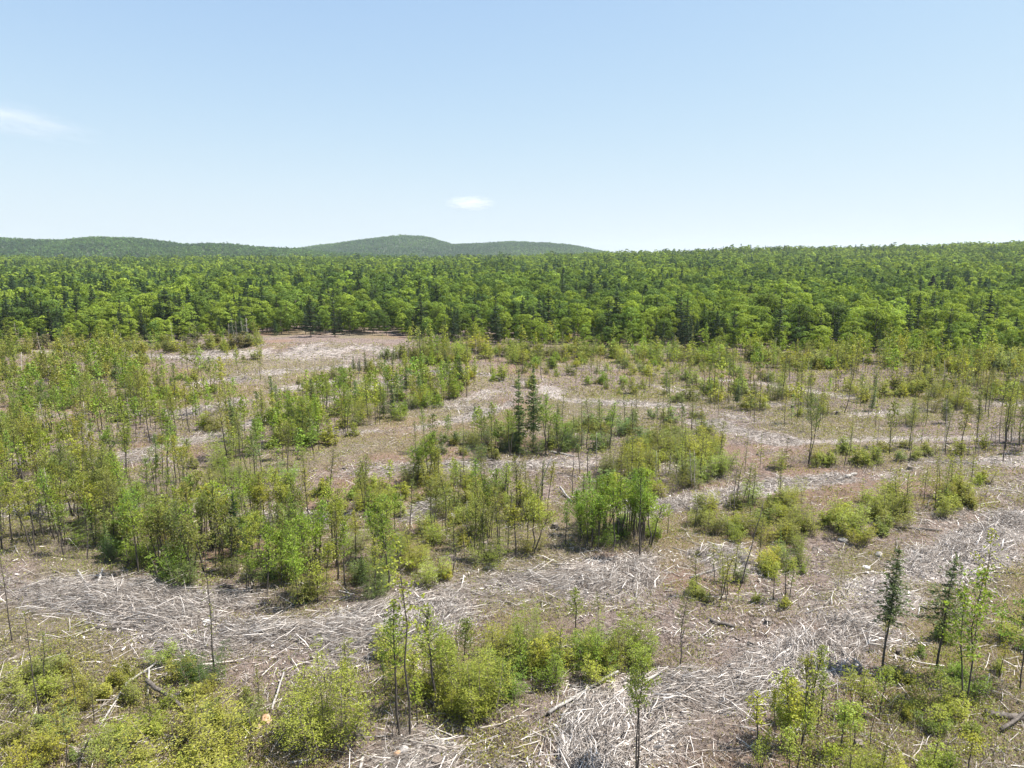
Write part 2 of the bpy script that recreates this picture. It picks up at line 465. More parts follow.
def bush(h=1.8, w=1.6, stems=8, leaf=(.085, .04), dens=1.0, g=rng):
    tr, cr = Geo(), Geo()
    for s in range(stems):
        a = g.uniform(0, 6.28); rr = w * math.sqrt(g.random()) * .6
        hh = h * g.uniform(.3, 1.2) * (1 - .3 * (rr / w))
        o = np.array([math.cos(a) * rr * .55, math.sin(a) * rr * .55, -.1]); e = np.array([math.cos(a) * rr, math.sin(a) * rr, hh])
        mid = (o + e) / 2 + g.normal(size=3) * .06
        tr.tube([o, mid, e], [.013 + .004 * h, .008 + .003 * h, .004], 3, False)
        for q in range(9):
            a2 = g.uniform(0, 6.28); o2 = o + (mid - o) * g.uniform(0, 1.1)
            tr.tube([o2, o2 + np.array([math.cos(a2) * .36, math.sin(a2) * .36, .28]) * g.uniform(.5, 1.3)], [.008, .003], 3, False)
        nt = int(6 + 5.0 * hh)
        az = g.uniform(0, 6.28)
        for k in range(nt):
            u = .3 + .72 * (k + g.random()) / nt
            az += 2.4 + g.normal() * .4
            L = (.16 + .2 * w / 1.6) * (1.35 - .95 * u) * g.uniform(.6, 1.4) + .08
            el = g.normal() * .25 + .15
            d = np.array([math.cos(az) * math.cos(el), math.sin(az) * math.cos(el), math.sin(el)])
            c0 = o + (e - o) * u; c0[2] = max(c0[2], .06)
            tr.tube([c0, c0 + d * L * .8], [.006, .002], 3, False)
            spray_leaves(cr, c0 + d * L * .15, d, L * 1.05, .16 + .25 * L, int((16 + 52 * L) * dens), leaf, g)
        spray_leaves(cr, e, np.array([.1, 0, .99]), .2, .1, int(12 * dens), leaf, g)
    return tr, cr

def dead_pole(h=4.5, g=rng, r0=.04, twigs=16):
    tr = Geo(); tw = Geo()
    P = trunk_line(h, .05, g=g); P[0, 2] = -.15
    tr.tube(P, np.linspace(r0, r0 * .3, len(P)), 5, True)
    for i in range(twigs):
        t = g.uniform(.2, 1); o = along(P, t); a = g.uniform(0, 6.28)
        d = np.array([math.cos(a), math.sin(a), g.uniform(-.2, .8)]) * g.uniform(.2, .75) * (1.15 - .6 * t)
        tw.tube([o, o + d * .6 + [0, 0, .03], o + d], [r0 * .25, r0 * .15, r0 * .06], 3, False)
    return tr, tw

def broadleaf(h=10.0, w=2.6, s0=.22, clumps=26, per=34, leaf=(.5, .36), g=rng, trunk=True):
    tr, cr = Geo(), Geo()
    P = trunk_line(h * .92, .05, g=g); P[0, 2] = -.3
    if trunk: tr.tube(P, np.linspace(.13, .03, len(P)), 6, False)
    cen = np.array([0, 0, h * (s0 + .42 * (1 - s0))])
    for i in range(clumps):
        k = (i + .5) / clumps
        t = s0 + (.92 - s0) * k
        rad = w * math.sin(math.pi * min(1, .24 + .64 * k)) ** .8 * g.uniform(.45, .9)
        a = i * 2.4 + g.normal() * .5
        c0 = along(P, min(1, t)) + np.array([math.cos(a) * rad, math.sin(a) * rad, 0])
        c0[2] = t * h * .95 + g.normal() * .25
        if trunk: tr.tube([along(P, t * .85), c0], [.035, .012], 3, False)
        n = int(per * g.uniform(.7, 1.3)); s = g.uniform(.55, 1.1)
        v = g.normal(size=(n, 3)); v /= np.linalg.norm(v, axis=1)[:, None]; v[:, 2] = np.abs(v[:, 2]) * .9 - .15
        out = (c0 - cen) / np.array([w, w, h * .4])
        nr = v * .75 + out * .75
        nr /= np.linalg.norm(nr, axis=1)[:, None] + 1e-6
        cr.leaves(c0 + v * s * g.uniform(.75, 1.05, (n, 1)) * [1.05, 1.05, 1.0], leaf[0], leaf[1], g=g, nrm=nr)
    return tr, cr

PROTO = {}
def register(kind, makers, trunk_mat, crown_mat, tname='trunk', cname='crown'):
    L = []
    for mk, h in makers:
        tr, cr = mk()
        L.append((tr.mesh(kind + '_' + tname, trunk_mat, True), cr.mesh(kind + '_' + cname, crown_mat), h, tr, cr))
    PROTO[kind] = (L, tname, cname)
BASE_N = {}
g_ = lambda s: np.random.default_rng(s)
HS = [3.0, 3.0, 4.2, 4.2, 5.4, 5.4, 6.8, 6.8, 8.0]
register('leafy_sapling', [
    ((lambda s=s, h=h: sapling(h, .45 + .06 * (s % 3), int(14 + 3.0 * h), (.45 + .085 * h) * (.85 + .15 * (s % 3)), 44, (.105, .06), g=g_(s), stems=1 + (s % 3 == 2), r0=.027 + .006 * h, clump=.12, lean=.05 + .035 * (s % 3))), h) for s, h in enumerate(HS)], M_BARK, M_LEAF)
register('slender_sapling', [
    ((lambda s=s, h=h: sapling(h, .3 + .09 * (s % 3), int(18 + 4 * h), (.36 + .07 * h) * (.85 + .15 * (s % 3)), 38, (.085, .042), .35, ['cone', 'col'][s % 2], clump=.08, r0=.022 + .005 * h, g=g_(50 + s), droop=.1, lean=.05 + .03 * (s % 3))), h) for s, h in enumerate([2.2, 3.0, 3.0, 4.2, 4.2, 5.6, 5.6, 7.0])], M_BARK, M_LEAF)
register('young_spruce', [
    ((lambda s=s: spruce(4.5, .12 + .05 * s, .8 + .06 * s, 24, 9, g=g_(90 + s))), 4.5) for s in range(4)], M_BARK, M_NEEDLE)
M_TWIG = wood_mat('bare_twig', (.1, .078, .062), (.26, .215, .175), 6)
register('bush', [
    ((lambda s=s, h=h: bush(h, h * (.85 + .17 * (s % 3)), int(4 + 4.5 * h), dens=.66, g=g_(120 + s))), h) for s, h in enumerate([.8, .8, 1.3, 1.3, 1.9, 1.9, 1.9, 2.8, 2.8, 3.6])], M_TWIG, M_LEAF, 'stem', 'foliage')
register('dead_sapling', [
    ((lambda s=s: dead_pole(4.0, g=g_(150 + s), r0=.03 + .004 * s, twigs=10 + 6 * s)), 4.0) for s in range(5)], M_DEAD, M_DEAD)
register('broadleaf_tree', [
    ((lambda s=s: broadleaf(10, 2.1 + .3 * (s % 4), .12 + .06 * (s % 3), 28, 100, (.31, .22), g=g_(200 + s))), 10.0) for s in range(7)], M_FARBARK, M_CROWN)
register('conifer_tree', [
    ((lambda s=s: spruce(11, .05 + .04 * s, 1.55 + .3 * (s % 3), 26, 9, g=g_(240 + s), r0=.13, spray=(.45, .2), ragged=.36, k_pow=.75)), 11.0) for s in range(5)], M_FARBARK, M_NEEDLE)

BASE_N.update({k: len(v[0]) for k, v in PROTO.items()})
# ------------------------------------------------------------------ placing things
LANDMARKS = []     # (x, y, phrase)
COUNT = {}
def place(kind, x, y, z, h, color, label, cat, group=None, rot=None, tilt=(0, 0), var=None, wide=1.0):
    L, tn, cn = PROTO[kind]
    if var is None:
        e_ = np.array([abs(math.log(h / q[2])) for q in L[:BASE_N.get(kind, 99)]])
        var = int(rng.choice(np.nonzero(e_ <= e_.min() + .22)[0]))
    i = var
    tme, cme, h0 = L[i % len(L)][:3]
    e = bpy.data.objects.new(kind, None); COL.objects.link(e); e.empty_display_size = .2
    s = h / h0
    e.location = (float(x), float(y), float(z))
    e.rotation_euler = (tilt[0], tilt[1], float(rng.uniform(0, 6.28)) if rot is None else rot)
    e.scale = (s * wide, s * wide, s)
    tag(e, label, cat, group)
    t = link(tn, tme, e); c = link(cn, cme, e)
    c.color = (*[float(k) for k in color], 1)
    COUNT[kind] = COUNT.get(kind, 0) + 1
    return e

BRIGHT, YELLOW, OLIVE, DEEP = (.2, .275, .037), (.275, .305, .05), (.205, .225, .055), (.14, .19, .055)
SPRUCE = (.115, .15, .056)
def jit(c, a=.15):
    f = rng.normal(1, a); r = rng.normal(1, a * .5)
    return np.clip([c[0] * f * r, c[1] * f, c[2] * f / r], .004, .5)

# heroes: (kind, base px, base py, top py, colour, category, label, landmark phrase or None, options)
HEROES = [
    ('young_spruce', 882, 668, 545, SPRUCE, 'spruce', 'tall narrow dark spruce with bare lower trunk, taller of the neighbouring pair', 'the two dark spruces', dict(var=7)),
    ('young_spruce', 935, 676, 556, SPRUCE, 'spruce', 'dark spruce with wider crown standing beside the narrower spruce', None, dict(var=8)),
    ('leafy_sapling', 964, 716, 574, BRIGHT, 'sapling', 'airy broadleaf sapling with two thin stems beside the wider dark spruce', 'the airy two-stemmed sapling', dict(var=13)),
    ('leafy_sapling', 1020, 690, 600, (.15, .24, .035), 'sapling', 'round-crowned green sapling at the frame edge over reddish dirt', None, dict(var=14)),
    ('leafy_sapling', 975, 640, 533, YELLOW, 'sapling', 'almost leafless yellow-green sapling with a long crooked stem behind the two-stemmed sapling', None, dict(var=9)),
    ('leafy_sapling', 410, 738, 545, YELLOW, 'tree', 'tallest thin tree of the clearing with drooping yellowish top over dense shrubs', 'the tallest thin tree', dict(var=10)),
    ('leafy_sapling', 400, 735, 605, BRIGHT, 'sapling', 'full bright green sapling crowded against the tallest thin tree', None, dict(wide=1.1)),
    ('leafy_sapling', 432, 715, 612, (.22, .27, .045), 'sapling', 'broad leafy sapling just behind the tallest thin tree', None, dict(wide=1.35)),
    ('slender_sapling', 214, 672, 548, OLIVE, 'sapling', 'lone thin dark pole sapling with sparse twigs above a dark low bush', 'the lone thin pole sapling', dict(var=11)),
    ('bush', 203, 682, 645, (.07, .12, .03), 'bush', 'dark green low bush at the foot of the lone thin pole sapling', None, dict()),
    ('leafy_sapling', 637, 778, 655, (.2, .25, .05), 'sapling', 'feathery green sapling standing before the white slash, cut by the frame', 'the feathery sapling before the white slash', dict(wide=.75)),
    ('young_spruce', 519, 450, 372, (.13, .19, .06), 'spruce', 'pointed spruce of the central twin pair, the thinner one', 'the twin pointed spruces', dict(var=0, wide=.75)),
    ('young_spruce', 533, 452, 368, (.115, .165, .055), 'spruce', 'pointed spruce of the central twin pair, the fuller one', None, dict(var=3, wide=.72)),
    ('leafy_sapling', 546, 455, 396, (.2, .3, .04), 'sapling', 'bright green sapling pressed against the fuller of the twin pointed spruces', None, dict()),
    ('leafy_sapling', 509, 456, 410, BRIGHT, 'sapling', 'light green sapling in front of the thinner twin pointed spruce', None, dict()),
    ('dead_sapling', 733, 518, 455, OLIVE, 'dead tree', 'thin upright bare pole standing alone above the narrow bright trail', 'the bare pole by the narrow trail', dict(var=0)),
    ('leafy_sapling', 1003, 462, 362, OLIVE, 'tree', 'tall long-trunked sapling with small tuft crown, alone near the frame edge', 'the long-trunked tufted sapling', dict(var=10, wide=.8)),
    ('leafy_sapling', 808, 466, 393, (.13, .18, .045), 'sapling', 'upright dark-stemmed sapling over a grey brush clump by the narrow trail', 'the grey brush clump', dict(wide=.8)),
    ('bush', 527, 662, 606, (.22, .27, .045), 'bush', 'conical bright bush standing in front of the slash strip', 'the conical bush', dict(wide=.75)),
    ('bush', 482, 715, 650, YELLOW, 'bush', 'large rounded yellow-green bush with a dark bare underside', 'the large rounded bush', dict(wide=1.1)),
    ('bush', 330, 745, 662, YELLOW, 'bush', 'widest yellow-green bush in front of the long slash windrow', 'the widest yellow-green bush', dict(wide=1.1)),
    ('bush', 195, 775, 712, (.31, .31, .06), 'bush', 'low spreading golden-green bush at the bottom frame edge', 'the spreading golden bush', dict(wide=1.5)),
    ('slender_sapling', 680, 668, 592, OLIVE, 'sapling', 'thin sapling with visible dark stem beyond the end of the pale fallen log', None, dict()),
    ('slender_sapling', 598, 632, 592, OLIVE, 'sapling', 'short thin stem sapling rising from bushes by the conical bush', None, dict()),
    ('leafy_sapling', 575, 640, 588, (.21, .25, .05), 'sapling', 'dense small sapling with rounded top standing in the slash strip', None, dict(wide=1.2)),
    ('slender_sapling', 40, 720, 612, OLIVE, 'sapling', 'thin dark pole sapling, tallest of the three on the low green slope', None, dict(var=11)),
    ('slender_sapling', 77, 715, 640, OLIVE, 'sapling', 'thin pole sapling with olive tuft, last of the three on the green slope', None, dict(var=12)),
    ('slender_sapling', 12, 640, 540, OLIVE, 'sapling', 'thin leafless-looking pole sapling against the slash at the frame edge', None, dict(var=12)),
    ('leafy_sapling', 66, 770, 702, (.14, .19, .07), 'sapling', 'crooked pale-leaved sapling low at the bottom frame corner', None, dict(var=9, wide=1.3)),
    ('young_spruce', 237, 560, 495, (.04, .075, .03), 'spruce', 'small full spruce, darkest tree of the green band behind the slash windrow', None, dict(var=0)),
    ('young_spruce', 293, 540, 497, (.07, .11, .05), 'spruce', 'small pale-green spruce in front of the open slash patch', None, dict(var=1)),
    ('leafy_sapling', 640, 560, 470, (.13, .21, .03), 'sapling', 'tallest bright green sapling at the end of the isolated clump over dark ground', None, dict()),
    ('leafy_sapling', 870, 748, 672, (.17, .23, .035), 'sapling', 'thin-leaved bright sapling in front of the two dark spruces', None, dict(var=9)),
    ('leafy_sapling', 797, 770, 655, YELLOW, 'sapling', 'wispy pale yellow-green sapling beside the broad white slash', None, dict(var=9)),
    ('conifer_tree', 548, 343, 291, (.035, .058, .028), 'conifer', 'broad black-green conifer, darkest tree along the middle of the forest edge', None, dict(wide=1.2)),
    ('conifer_tree', 539, 342, 297, (.04, .062, .03), 'conifer', 'slimmer conifer pressed against the broad black-green conifer', None, dict()),
    ('conifer_tree', 496, 345, 293, (.05, .08, .036), 'conifer', 'slim tall conifer standing alone before round crowns at the forest edge', None, dict(wide=.85)),
    ('conifer_tree', 686, 352, 300, (.05, .08, .036), 'conifer', 'slender grey-green conifer at the forest edge beyond the far pale ruts', None, dict(wide=.8)),
    ('conifer_tree', 716, 352, 312, (.035, .055, .028), 'conifer', 'stout dark conifer with ragged crown near the slender grey-green conifer', None, dict(wide=1.4)),
    ('conifer_tree', 777, 354, 296, (.055, .08, .04), 'conifer', 'tallest grey-green conifer rising over bright edge crowns', None, dict(wide=.9)),
    ('conifer_tree', 335, 337, 291, (.04, .065, .03), 'conifer', 'dark conifer right behind the bare mound', None, dict()),
    ('conifer_tree', 311, 337, 296, (.045, .07, .032), 'conifer', 'dark conifer paired with another behind the bare mound', None, dict(wide=1.2)),
    ('conifer_tree', 168, 338, 290, (.04, .066, .034), 'conifer', 'wide dark pine-like conifer with broad crown over the grey scrub', None, dict(wide=1.9)),
    ('conifer_tree', 52, 342, 306, (.035, .056, .028), 'conifer', 'black-green conifer above grey scrub near the frame edge', None, dict(wide=1.3)),
    ('conifer_tree', 122, 342, 300, (.04, .062, .03), 'conifer', 'dark conifer between the wide pine-like one and the frame edge', None, dict(wide=1.2)),
    ('conifer_tree', 945, 361, 318, (.04, .066, .03), 'conifer', 'dark conifer at the forest edge beyond the long-trunked tufted sapling', None, dict(wide=1.1)),
    ('conifer_tree', 975, 362, 318, (.04, .06, .03), 'conifer', 'second dark conifer close to the frame edge in bright edge crowns', None, dict(wide=1.1)),
]
EXTRA = {13: (lambda: sapling(5, .42, 22, 1.15, 34, (.11, .07), .75, 'round', 2, .13, .036, g=g_(313), lean=.1)),
         14: (lambda: sapling(4.5, .45, 24, 1.5, 42, (.11, .07), .25, 'round', 1, .14, .04, g=g_(315))),
         7: (lambda: spruce(4.5, .4, .66, 22, 9, g=g_(301), r0=.042, spray=(.14, .042), ragged=.36, k_pow=.75, sag=-.18, lean=.05)),
         8: (lambda: spruce(4.5, .42, .85, 20, 7, g=g_(303), r0=.045, spray=(.15, .042), ragged=.46, k_pow=.7, sag=-.16, lean=.05)),
         9: (lambda: sapling(5, .45, 16, .85, 16, (.12, .09), .5, 'round', 1, .12, .03, g=g_(305), lean=.12)),
         10: (lambda: sapling(6.5, .55, 26, .8, 26, (.12, .08), .1, 'col', 1, .1, .042, g=g_(307), droop=.25, lean=.07)),
         11: (lambda: sapling(4.5, .3, 26, .4, 9, (.08, .05), .1, 'col', 1, .05, .032, g=g_(309), lean=.02)),
         12: (lambda: sapling(4.5, .5, 16, .4, 22, (.09, .05), .2, 'cone', 1, .06, .028, g=g_(311), lean=.03))}
def proto_extra(kind, var, h0):
    L, tn, cn = PROTO[kind]
    key = (kind, var)
    if key not in proto_extra.c:
        tr, cr = EXTRA[var]()
        nm = M_NEEDLE if kind == 'young_spruce' else M_LEAF
        L.append((tr.mesh(kind + '_trunk', M_BARK, True), cr.mesh(kind + '_crown', nm), h0, tr, cr))
        proto_extra.c[key] = len(L) - 1
    return proto_extra.c[key]
proto_extra.c = {}
H0 = {13: 5.0, 14: 4.5, 7: 4.5, 8: 4.5, 9: 5.0, 10: 6.5, 11: 4.5, 12: 4.5}
HERO_XY = []
for kind, px, by, ty, col, cat, lab, lm, op in HEROES:
    x, y, z = [float(v) for v in at(px, by)]
    h = height_for(px, by, ty)
    op = dict(op)
    if op.get('var', 0) in EXTRA and op.get('var', 0) > 6: op['var'] = proto_extra(kind, op['var'], H0[op['var']])
    if kind == 'bush' and op.get('wide'): pass
    place(kind, x, y, z, h, col, lab, cat, **op)
    HERO_XY.append((x, y))
    if lm: LANDMARKS.append((x, y, lm))

# ------------------------------------------------------------------ stands of young growth: polygons in the picture's ground plane
# name: polygon, phrase, [(kind, count, hmin, hmax, colours)]
ZONES = [
    ([(-60, 378), (120, 372), (215, 382), (250, 428), (244, 505), (110, 545), (-60, 552)], 'in the crowded open stand behind the near slash windrow',
     [('leafy_sapling', 270, 2.8, 5.8, [BRIGHT, BRIGHT, OLIVE, YELLOW]), ('slender_sapling', 130, 2.4, 5, [OLIVE, YELLOW]), ('bush', 130, .8, 2.2, [YELLOW, OLIVE, BRIGHT]), ('young_spruce', 9, 2, 4.5, [DEEP]), ('dead_sapling', 24, 2.5, 5, [OLIVE])]),
    ([(-60, 352), (150, 352), (262, 352), (262, 380), (-60, 385)], 'on the far flat just before the forest edge',
     [('leafy_sapling', 55, 3.5, 7, [YELLOW, BRIGHT, OLIVE]), ('slender_sapling', 55, 3, 6.5, [OLIVE, YELLOW]), ('bush', 40, 1, 2.5, [OLIVE, YELLOW])]),
    ([(50, 555), (110, 540), (250, 505), (330, 545), (400, 560), (392, 598), (300, 605), (180, 590), (110, 565)], 'in the green band behind the slash windrow',
     [('leafy_sapling', 110, 2.6, 5.4, [BRIGHT, BRIGHT, OLIVE, YELLOW]), ('slender_sapling', 22, 3, 5, [OLIVE]), ('bush', 34, .9, 2.2, [BRIGHT, OLIVE, DEEP]), ('young_spruce', 6, 1.6, 3.6, [DEEP])]),
    ([(225, 432), (300, 410), (400, 388), (468, 372), (478, 392), (440, 410), (380, 425), (330, 445), (310, 490), (240, 500)], 'in the thick bright band below the bare bank',
     [('leafy_sapling', 120, 2.8, 5.5, [BRIGHT, BRIGHT, DEEP, YELLOW]), ('bush', 65, 1.2, 2.8, [BRIGHT, YELLOW]), ('young_spruce', 10, 2.6, 5, [SPRUCE, DEEP]), ('slender_sapling', 16, 3, 5, [OLIVE])]),
    ([(395, 455), (470, 432), (560, 440), (600, 438), (660, 425), (700, 430), (640, 452), (560, 460), (420, 466)], 'in the dark green strip around the twin pointed spruces',
     [('bush', 58, .8, 2.0, [DEEP, (.12, .165, .06), OLIVE]), ('leafy_sapling', 18, 2.5, 5, [DEEP, BRIGHT]), ('slender_sapling', 18, 2.5, 5, [OLIVE, DEEP])]),
    ([(300, 495), (440, 478), (545, 500), (560, 545), (470, 580), (425, 592), (400, 560)], 'in the mixed growth between the two slash strips',
     [('bush', 75, .8, 2.0, [YELLOW, OLIVE, YELLOW]), ('leafy_sapling', 36, 2.5, 5.5, [OLIVE, YELLOW, BRIGHT]), ('slender_sapling', 40, 2.5, 5, [OLIVE]), ('dead_sapling', 10, 1.5, 3.5, [OLIVE])]),
    ([(560, 548), (580, 525), (640, 520), (660, 545), (625, 556)], 'in the isolated bright clump over dark shaded ground',
     [('leafy_sapling', 40, 3.0, 5.2, [(.19, .29, .038), BRIGHT]), ('bush', 7, .8, 1.8, [BRIGHT])]),
    ([(590, 478), (650, 445), (725, 442), (722, 478), (650, 500)], 'in the yellowish thicket behind the isolated clump',
     [('bush', 55, .9, 2.3, [YELLOW, OLIVE]), ('slender_sapling', 16, 2.5, 4.5, [OLIVE, YELLOW])]),
    ([(700, 405), (770, 360), (1080, 372), (1080, 400), (900, 428), (780, 420)], 'scattered on pale ground before the forest edge',
     [('slender_sapling', 120, 2.5, 6, [YELLOW, OLIVE]), ('bush', 95, 1.0, 3.2, [YELLOW, OLIVE]), ('leafy_sapling', 30, 3, 6, [YELLOW, BRIGHT])]),
    ([(770, 472), (820, 452), (1080, 438), (1080, 458), (870, 470)], 'in the thin row above the narrow bright trail',
     [('slender_sapling', 48, 2.5, 5.5, [OLIVE, YELLOW, OLIVE]), ('leafy_sapling', 14, 3, 5, [OLIVE]), ('dead_sapling', 30, 1.5, 3.8, [OLIVE]), ('bush', 26, .8, 1.8, [OLIVE, YELLOW])]),
    ([(800, 535), (850, 508), (985, 478), (1000, 505), (910, 528), (860, 545)], 'in the pale yellow-green patch below the narrow trail',
     [('bush', 40, .8, 2.1, [YELLOW, (.24, .26, .06)]), ('slender_sapling', 16, 2, 4, [YELLOW])]),
    ([(690, 600), (745, 545), (810, 545), (818, 605), (765, 618)], 'sparsely dotting the bare grey slope',
     [('slender_sapling', 16, 1.8, 3.6, [YELLOW, OLIVE]), ('bush', 16, .6, 1.4, [YELLOW, OLIVE])]),
    ([(700, 500), (800, 500), (800, 545), (690, 540)], 'dotting the dry ground below the narrow trail',
     [('bush', 34, .7, 1.8, [YELLOW, OLIVE]), ('slender_sapling', 8, 2, 4, [OLIVE])]),
    ([(265, 735), (290, 690), (380, 655), (480, 650), (560, 655), (630, 648), (650, 655), (640, 678), (560, 688), (500, 718), (425, 728), (300, 752)], 'in the near shrub belt around the tallest thin tree',
     [('bush', 30, .9, 2.3, [YELLOW, (.22, .26, .045), BRIGHT]), ('leafy_sapling', 9, 1.8, 3.0, [YELLOW, BRIGHT]), ('slender_sapling', 12, 1.8, 3.2, [OLIVE, YELLOW])]),
    ([(-40, 690), (60, 650), (190, 665), (260, 700), (255, 790), (-40, 800)], 'on the low olive-green slope at the bottom corner',
     [('bush', 62, .5, 1.15, [(.28, .285, .058), (.23, .24, .055), YELLOW]), ('slender_sapling', 7, 1.8, 3.4, [OLIVE])]),
    ([(770, 720), (850, 690), (1000, 705), (985, 790), (730, 800)], 'in the fresh green growth before the two dark spruces',
     [('leafy_sapling', 20, 1.6, 3.4, [(.26, .32, .045), YELLOW]), ('slender_sapling', 9, 1.6, 3.2, [YELLOW]), ('bush', 16, .6, 1.3, [YELLOW, (.25, .3, .045)])]),
    ([(370, 358), (450, 348), (600, 352), (760, 358), (1080, 364), (1080, 374), (760, 368), (560, 362), (440, 368)], 'in the fringe of scrub along the forest foot',
     [('bush', 190, 1.5, 4.0, [YELLOW, BRIGHT, OLIVE]), ('leafy_sapling', 70, 3.5, 7.5, [BRIGHT, YELLOW]), ('slender_sapling', 45, 3.5, 7, [YELLOW, OLIVE]), ('dead_sapling', 16, 3, 6, [OLIVE])]),
    ([(-60, 468), (90, 468), (125, 540), (40, 552), (-60, 552)], 'in the open stand at the windrow end',
     [('leafy_sapling', 48, 3.2, 5.8, [BRIGHT, OLIVE, YELLOW]), ('slender_sapling', 34, 3, 5.2, [OLIVE, YELLOW]), ('dead_sapling', 8, 2.5, 4, [OLIVE])]),
    ([(640, 372), (1060, 372), (1060, 440), (800, 440), (640, 405)], 'on the rough flats beyond the narrow bright trail',
     [('leafy_sapling', 26, 2.4, 5, [OLIVE, YELLOW]), ('slender_sapling', 95, 2.5, 6, [OLIVE, YELLOW, DEEP]), ('dead_sapling', 45, 2, 5, [OLIVE]), ('young_spruce', 14, 2, 4.5, [DEEP, SPRUCE])]),
    ([(560, 470), (760, 462), (760, 500), (660, 540), (640, 500)], 'at the start of the narrow bright trail',
     [('slender_sapling', 22, 2, 4.6, [OLIVE, YELLOW]), ('dead_sapling', 12, 1.5, 3.5, [OLIVE])]),
    ([(-60, 349), (100, 348), (200, 345), (262, 342), (262, 352), (-60, 357)], 'in the grey scrub under the front of the forest',
     [('bush', 70, 1.2, 3.2, [OLIVE, (.2, .19, .09), YELLOW]), ('leafy_sapling', 16, 3, 6, [OLIVE, BRIGHT]), ('dead_sapling', 24, 3, 6.5, [OLIVE])]),
    ([(440, 378), (560, 362), (740, 366), (770, 415), (660, 400), (570, 395)], 'among the curving ruts in the middle of the clearing',
     [('slender_sapling', 36, 2.5, 5.5, [OLIVE, YELLOW]), ('bush', 70, .9, 2.4, [YELLOW, OLIVE, BRIGHT]), ('leafy_sapling', 8, 3, 5, [OLIVE])]),
    ([(560, 430), (700, 412), (720, 440), (640, 452)], 'on the brown flat beside the twin pointed spruces',
     [('slender_sapling', 14, 2.5, 5, [DEEP, OLIVE]), ('bush', 26, .8, 2, [DEEP, OLIVE])]),
    ([(870, 640), (1040, 620), (1040, 700), (900, 690)], 'beside the airy two-stemmed sapling',
     [('bush', 14, .5, 1.2, [YELLOW, BRIGHT]), ('slender_sapling', 5, 1.5, 3, [YELLOW])]),
    ([(260, 395), (420, 352), (460, 362), (300, 402)], 'on the pale banks in front of the bare mound',
     [('bush', 42, .7, 1.8, [OLIVE, YELLOW]), ('slender_sapling', 22, 2.5, 5, [OLIVE]), ('young_spruce', 4, 2.5, 4, [DEEP]), ('dead_sapling', 16, 3, 5, [OLIVE])]),
]
def inside(poly, x, y):
    c = np.zeros(np.shape(x), bool); n = len(poly)
    for i in range(n):
        x0, y0 = poly[i]; x1, y1 = poly[i - 1]
        k = ((y0 > y) != (y1 > y)) & (x < (x1 - x0) * (y - y0) / (y1 - y0 + 1e-12) + x0)
        c ^= k
    return c
cand = []     # kind, x, y, h, colour, phrase, colour class
CNAME = {id(BRIGHT): 'bright green', id(YELLOW): 'yellow-green', id(OLIVE): 'olive green', id(DEEP): 'deep green', id(SPRUCE): 'dark'}
ZONE_W = []
for poly, phrase, items in ZONES:
    a = np.array(poly, float); x, y, _ = at(a[:, 0], a[:, 1]); W = list(zip(x, y)); ZONE_W.append(W)
    lo, hi = np.min(W, 0), np.max(W, 0)
    for kind, n, h0, h1, cols in items:
        k = 0; tries = 0
        while k < n and tries < 60:
            tries += 1
            X = rng.uniform(lo[0], hi[0], 300); Y = rng.uniform(lo[1], hi[1], 300)
            ok = inside(W, X, Y)
            tmk, _ = trail_mask(X, Y)
            cl = fbm(X, Y, 9, 131 + (kind == 'bush') * 7, 2)
            ok &= (tmk < .5) & (rng.random(300) < sst((cl - .22) / .4) * .85 + .15)
            for i in np.nonzero(ok)[0]:
                if k >= n: break
                if kind != 'bush' and min((X[i] - q[0]) ** 2 + (Y[i] - q[1]) ** 2 for q in HERO_XY) < .6: continue
                hf = (1.08 if y.mean() < 56 else 1.22 if y.mean() < 125 else 1.12) if kind != 'bush' else 1.22
                h = hf * rng.uniform(h0, h1) if rng.random() < .75 else hf * rng.uniform(h0, .5 * (h0 + h1))
                ci = cols[int(rng.integers(len(cols)))]
                cand.append((kind, X[i], Y[i], h, ci, phrase, CNAME.get(id(ci), 'fresh green'))); k += 1
BIG = {'leafy_sapling': 'leafy sapling', 'slender_sapling': 'thin wispy sapling', 'young_spruce': 'small spruce', 'bush': 'leafy bush', 'dead_sapling': 'bare dead pole'}
CATS = {'leafy_sapling': 'sapling', 'slender_sapling': 'sapling', 'young_spruce': 'spruce', 'bush': 'bush', 'dead_sapling': 'dead tree'}
GROUPS = {'leafy_sapling': 'leafy saplings', 'slender_sapling': 'thin saplings', 'young_spruce': 'small spruces', 'bush': 'bushes', 'dead_sapling': 'dead poles'}
overflow = []
